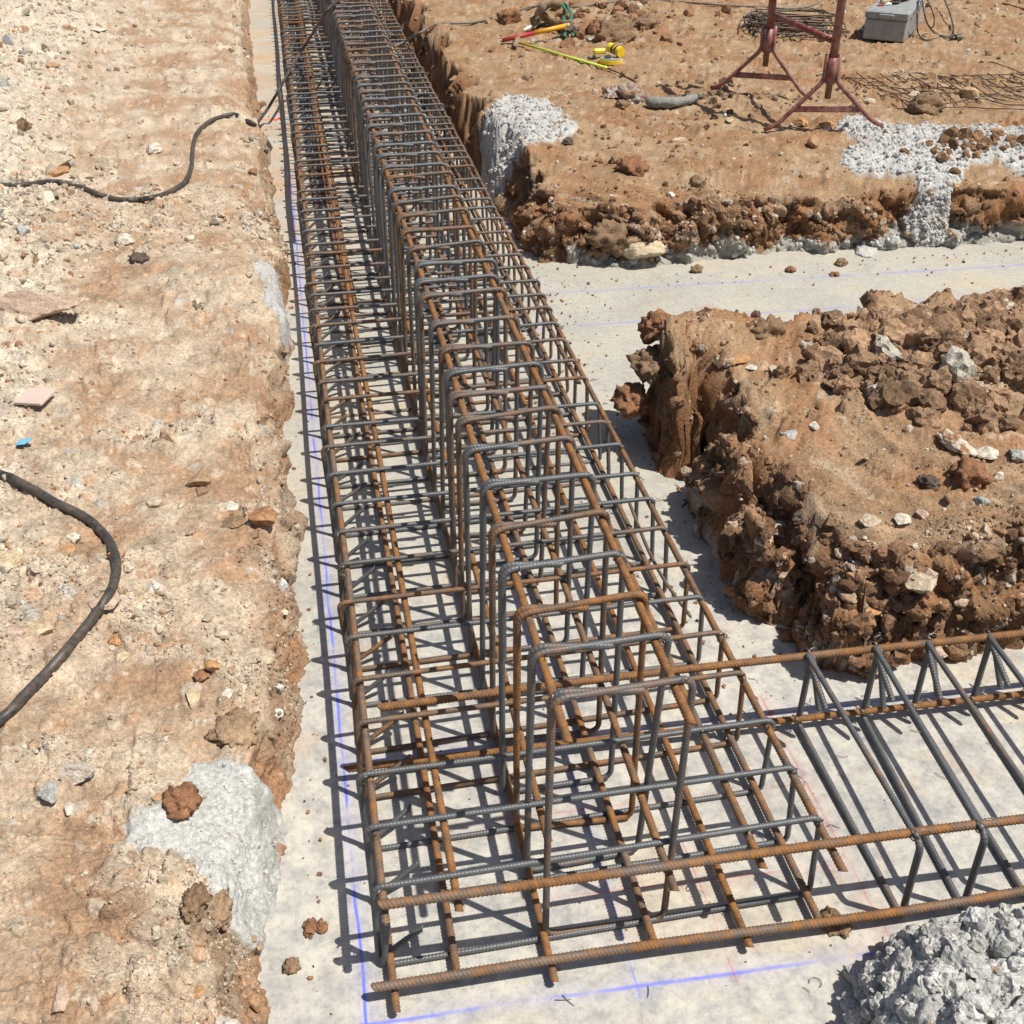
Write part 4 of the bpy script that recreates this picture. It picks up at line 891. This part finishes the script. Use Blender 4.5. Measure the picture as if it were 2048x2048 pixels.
# ---------------------------------------------------------------- grey box with a grinder and its cord
A3, B3, C3 = np.array([3.922, 7.804]), np.array([4.146, 7.636]), np.array([4.597, 8.004])
vx = B3 - A3; wx = np.linalg.norm(vx); an = math.atan2(vx[1], vx[0]); ln_ = np.linalg.norm(C3 - B3); zb = .335
boxc = empty('tool_box', (*( (A3 + C3) / 2 + [-.06, 0]), zb), an); tag(boxc, 'grey plastic tool box with lid seam standing behind the red trestle', 'tool box')
MB().box((0, 0, .066), (wx, ln_, .132), bev=.008).obj('body', M_BOX, boxc); MB().box((0, 0, .160), (wx + .012, ln_ + .012, .052), bev=.009).obj('lid', M_BOX, boxc)
MB().box((0, -ln_ / 2 - .010, .158), (.10, .012, .022), bev=.003).obj('handle', M_BOX, boxc)
cc_, sn_ = math.cos(an), math.sin(an); bc = (A3 + C3) / 2 + [-.06, 0]
def bw(x, y, z): return (bc[0] + cc_ * x - sn_ * y, bc[1] + sn_ * x + cc_ * y, zb + z)
gr = empty('angle_grinder', bw(0, .08, .186), an); tag(gr, 'black power tool with pale handle lying on the grey tool box', 'power tool')
MB().tube([(-.02, -.02, .045), (.02, .06, .05), (.05, .16, .05)], [.042, .045, .036], 16).obj('motor_body', M_BLACK, gr, True)
MB().tube([(-.03, -.05, .04), (-.02, -.02, .045)], [.03, .042], 14).obj('gear_head', M_STEELD, gr, True)
MB().tube([(-.02, -.03, .04), (-.05, -.10, .03), (-.075, -.19, .022)], [.015, .019, .016], 12).obj('side_handle', M_WOOD, gr, True)
a = np.linspace(0, 2 * math.pi, 24, endpoint=False); MB().tube([(-.045, -.055, .012), (-.045, -.055, .018)], [.07, .07], 28).obj('cutting_disc', M_STEELD, gr, False)
MB().tube([(.05, .16, .05), (.06, .22, .045)], [.03, .022], 12).obj('grip', M_BLACK, gr, True)
for k, (x, y, m, lb) in enumerate([(-.07, -.10, M_WHITE, 'white rag corner'), (-.05, -.14, M_RPAINT, 'red')]):
    pass
MB().box((0, 0, .008), (.07, .05, .014), bev=.003).obj('sanding_block', M_WHITE, None, False, bw(-.06, -.06, .187)); tag(bpy.data.objects['sanding_block'], 'small cream and white block on the grey box beside the power tool', 'block')
MB().box((0, 0, .006), (.035, .012, .012), bev=.002).obj('red_marker', M_RPAINT, None, False, bw(-.085, -.12, .187)); tag(bpy.data.objects['red_marker'], 'tiny red cap on the front of the grey box lid', 'cap')
K = .1905
def bx(x, y): return (1680 + x * K, y * K)
hose('power_cord', [bx(*p) for p in [(830, -20), (812, 150), (815, 330), (870, 410), (950, 415), (1060, 398), (1190, 392)]], .0055, M_RUBBER, 'black cord loop hanging down the side of the grey tool box to the plug', [.54, .50, .36, .342, .342, .342, .345], 'cord')
hose('power_cord', [bx(*p) for p in [(860, -20), (880, 110), (920, 250), (990, 340), (1080, 380), (1180, 375), (1190, 300), (1160, 160), (1100, 0), (1080, -60)]], .0055, M_RUBBER, 'second black cord loop arching right of the grey tool box', [.54, .50, .42, .345, .342, .342, .36, .40, .44, .46], 'cord')
hose('power_cord', [bx(*p) for p in [(910, -20), (960, 90), (990, 200), (975, 285), (930, 270), (895, 200)]], .0045, M_RUBBER, 'short cord loop against the right side of the grey tool box', [.54, .51, .45, .40, .41, .46], 'cord')
pl = at(*bx(1235, 398), .355); pg = empty('plug', tuple(pl), rad(5)); tag(pg, 'black rubber plug lying on the ground right of the grey tool box', 'plug')
MB().tube([(-.06, 0, 0), (-.03, 0, 0), (-.02, 0, 0)], [.008, .013, .013], 12).obj('cable_gland', M_BLACK, pg, True); MB().tube([(-.02, 0, 0), (.022, 0, 0)], .024, 16).obj('plug_body', M_BLACK, pg, False)
for s_ in (-.008, .008): MB().tube([(.022, s_, 0), (.045, s_, 0)], .0025, 8).obj('pin', M_WIRE, pg, True)

# ---------------------------------------------------------------- pile of loose bent stirrups
PB = [at(1440 + x * .16563, y * .16563, .335) for x, y in [(350, 490), (500, 235), (990, 210), (1330, 395), (780, 570)]]
ctr = np.mean(PB, 0)
for k in range(17):
    w1, h1 = rnd.uniform(.42, .56), rnd.uniform(.20, .30)
    P = [(-w1 / 2, -h1 / 2 + .05, 0), (-w1 / 2, h1 / 2, 0), (w1 / 2, h1 / 2, 0), (w1 / 2, -h1 / 2, 0), (-w1 / 2 + .02, -h1 / 2, .006), (-w1 / 2 + .05, -h1 / 2 + .08, .008)]
    Q = rounded(P, .02, 4); V, Fc = sweep(Q, .0055, 8); me = _m('bent_stirrup', V, Fc, M_STEELD if k % 3 else M_LONG2)
    o = link('bent_stirrup', me, None, None, (ctr[0] + rnd.gauss(0, .05), ctr[1] + rnd.gauss(-.02, .10), gz(ctr[0], ctr[1]) + .010 + .0065 * k), (rad(rnd.gauss(0, 1.5)), rad(rnd.gauss(0, 1.5)), rad(rnd.choice([-28, -20, 12]) + rnd.gauss(0, 7))))
    tag(o, 'dark bent steel stirrup lying in the flat pile behind the red trestle', 'stirrup', 'loose stirrups in the pile behind the trestle')

# ---------------------------------------------------------------- rusty wire mesh on the ground
wm = empty('wire_mesh', (3.3, 6.6, .34)); tag(wm, 'rusty wire mesh lying flat on the ground right of the red trestle', 'wire mesh')
K = .1905; o0 = np.array([3.3, 6.6, .34])
def wire(pts, r=.0032):
    P = [at(1680 + x * K, y * K, .333 + rnd.uniform(.0, .012)) for x, y in pts]; P = [(p[0], p[1], gz(p[0], p[1]) + .010) for p in P]; V, Fc = sweep(smoothpath(np.array(P) - o0, .04), r, 6); link('wire', _m('wire', V, Fc, M_MESHW), None, wm)
for k in range(7):
    y = 835 + k * 46; wire([(x, y + 14 * math.sin(x * .006 + k * 1.7) + rnd.uniform(-4, 4) + (x - 100) * (-.02 + .012 * k)) for x in range(60 + k * 90, 2200, 240)])
for k in range(17):
    x = 40 + k * 125; wire([(x + t * 560, 805 + t * 320 + 8 * math.sin(t * 7 + k)) for t in (0, .25, .5, .75, 1)])
wire([(1560, 650), (1620, 655), (1700, 700), (1850, 760), (1990, 850)], .0035)
link_tw = hose('twig', [(2005, 8), (2020, 12), (2048, 20), (2080, 30)], .006, M_TUBE, 'thin dark rod on the ground near the top right corner', None, 'rod')

# ---------------------------------------------------------------- tools near the top of the picture
K = .16563
def tz(x, y): return (980 + x * K, y * K)
def gp(x, y, h=0): p, n = drop(*tz(x, y)); return np.array([p.x, p.y, p.z + h])
ga, gb = gp(125, 520, .014), at(*tz(960, 300), .43)
def lift(x, y, ax, ay):  # a point of the picture held at the height of a ground point
    return None
stk = empty('marking_stake', tuple(ga)); tag(stk, 'round wooden stake painted red and yellow lying beside the tool pouch', 'stake')
d_ = gb - ga; m1 = ga + d_ * .49
MB().tube([ga - ga, d_ * .02], [.006, .013], 12).obj('tip', M_WOOD, stk, True); MB().tube([d_ * .02, d_ * .49], .0145, 14).obj('red_section', M_RPAINT, stk, True)
MB().tube([d_ * .49, d_ * .94], .0150, 14).obj('yellow_section', M_YPAINT, stk, True); MB().tube([d_ * .94, d_ * 1.0], .0135, 14).obj('bare_end', M_WOOD, stk, True)
wa, wb = gp(410, 400, .02), gp(600, 320, .03); MB().tube([wa, wa * .82 + wb * .18, wa * .8 + wb * .2, wb], [.007, .009, .012, .012], 12).obj('marker_pen', M_WHITE, None, True); tag(bpy.data.objects['marker_pen'], 'white marker tube lying just above the red part of the stake', 'marker')
fa, fb, fc = gp(365, 560, .022), gp(1410, 858, .018), gp(1760, 990, .004)
MB().tube([fa, (fa + fb) / 2, fb], .0085, 10).obj('marking_rod', M_FLUO, None, True); tag(bpy.data.objects['marking_rod'], 'straight fluorescent yellow rod lying in front of the tool pouch', 'rod')
MB().tube([fb + (fc - fb) * .02, (fb + fc) / 2 + [0, 0, .004], fc], .005, 8).obj('rusty_rod', M_TUBE, None, True); tag(bpy.data.objects['rusty_rod'], 'thin rusty rod lying end to end with the fluorescent rod', 'rod')
# pouch
c0 = gp(770, 360, 0); pou = empty('tool_pouch', tuple(c0)); tag(pou, 'dusty leather tool belt with dark pouch and green strap at the top of the picture', 'tool belt')
def band(P, w_, th, name, mat, tw=(0, 0, 1)):
    Q = smoothpath(np.array(P) - c0, .012); T, N, B = frames(Q); up = np.array(tw, float); V = []; Fc = []
    for i, p in enumerate(Q):
        u = up - T[i] * (up @ T[i]); u /= np.linalg.norm(u) + 1e-9; v = np.cross(T[i], u)
        V += [p - u * w_ / 2 - v * th / 2, p + u * w_ / 2 - v * th / 2, p + u * w_ / 2 + v * th / 2, p - u * w_ / 2 + v * th / 2]
    for i in range(len(Q) - 1):
        for k in range(4): Fc.append((i * 4 + k, i * 4 + (k + 1) % 4, i * 4 + 4 + (k + 1) % 4, i * 4 + 4 + k))
    Fc += [(3, 2, 1, 0), tuple(len(V) - 4 + k for k in range(4))]
    MB().add(V, Fc).obj(name, mat, pou, True)
def gh(x, y, h): # picture point, raised h above the local ground height
    return at(*tz(x, y), .34 + h)
V_, F_ = chunk(3, np.random.RandomState(4), 4, .2, 3, .8); MB().add(V_ * np.array([.12, .05, .035]) + [0, 0, .03], [tuple(f) for f in F_]).obj('pouch_body', M_CANVAS, pou, True)
V_, F_ = chunk(3, np.random.RandomState(9), 4, .25, 3, .8); MB().add(V_ * np.array([.06, .05, .06]) + (gh(950, 360, .03) - c0), [tuple(f) for f in F_]).obj('small_pouch', M_CANVAS, pou, True)
band([gh(560, 300, .03), gh(540, 200, .08), gh(600, 110, .14), gh(680, 50, .17), gh(760, 20, .17), gh(860, 40, .15)], .075, .005, 'belt', M_LEATHER, (0.3, .3, 1))
band([gh(660, 60, .14), gh(630, 150, .10), gh(680, 220, .06), gh(760, 280, .03), gh(860, 300, .04), gh(980, 280, .05)], .065, .005, 'belt_end', M_LEATHER, (.2, -.5, .8))
band([gh(870, 50, .15), gh(900, 110, .12), gh(890, 200, .07), gh(900, 300, .04), gh(905, 450, .01)], .024, .004, 'green_strap', M_GREEN, (1, 0, 0))
band([gh(880, 40, .15), gh(940, 90, .12), gh(980, 180, .08), gh(975, 290, .04), gh(1000, 430, .01)], .024, .004, 'green_strap', M_GREEN, (1, 0, 0))
band([gh(340, 400, .02), gh(330, 470, .035), gh(300, 560, .0)], .035, .003, 'leather_loop', M_LEATHER, (1, .2, 0))
# tape measure and spray can
tc = gp(1455, 770, .0); tp = empty('tape_measure', tuple(tc), rad(-20)); tag(tp, 'open reel tape measure with grey case and yellow rim lying behind the fluorescent rod', 'tape measure')
a = np.linspace(0, 2 * math.pi, 32, endpoint=False)
def disc(rx, ry, z0, z1, name, mat, par, off=(0, 0)):
    V = [(off[0] + rx * math.cos(t), off[1] + ry * math.sin(t), z) for z in (z0, z1) for t in a]; n = len(a)
    Fc = [(i, (i + 1) % n, n + (i + 1) % n, n + i) for i in range(n)] + [tuple(range(n - 1, -1, -1)), tuple(range(n, 2 * n))]; MB().add(V, Fc).obj(name, mat, par)
disc(.076, .052, .004, .026, 'yellow_rim', M_YEL, tp); disc(.068, .045, .0262, .034, 'case', M_BOX, tp); disc(.02, .02, .0342, .044, 'crank_hub', M_BLACK, tp, (-.02, 0))
g0 = gp(1210, 740, .02) - tc; Rz = np.array([[math.cos(rad(20)), -math.sin(rad(20)), 0], [math.sin(rad(20)), math.cos(rad(20)), 0], [0, 0, 1]])
g1 = gp(1320, 705, .03) - tc; g0, g1 = Rz @ g0, Rz @ g1
MB().tube([g0 + [-.02, 0, 0], g0, g0 * .5 + g1 * .5], .008, 10).obj('hook', M_STEELD, tp, True)
MB().box(tuple(g1 + [0, 0, .014]), (.085, .04, .032), bev=.008, R=[[.94, -.34, 0], [.34, .94, 0], [0, 0, 1]]).obj('grip', M_YEL, tp)
sc0 = gp(1510, 720, .0); sc1 = gp(1620, 770, 0); cn = empty('spray_can', tuple(sc0)); tag(cn, 'yellow spray can with black bands lying against the tape measure', 'spray can')
d_ = sc1 - sc0; d_ = d_ / np.linalg.norm(d_); L0 = .11
for t0, t1, r, m, nm in ((-.055, -.02, .028, M_YEL, 'can_body'), (-.0195, -.002, .0285, M_BLACK, 'black_band'), (-.0015, .008, .0275, M_YEL, 'yellow_band'), (.0085, .028, .0285, M_BLACK, 'black_band'), (.0285, .055, .031, M_YEL, 'cap')):
    MB().tube([d_ * t0 + [0, 0, .06], d_ * t1 + [0, 0, .06]], r, 24).obj(nm, m, cn, False)
for ob in cn.children: pass
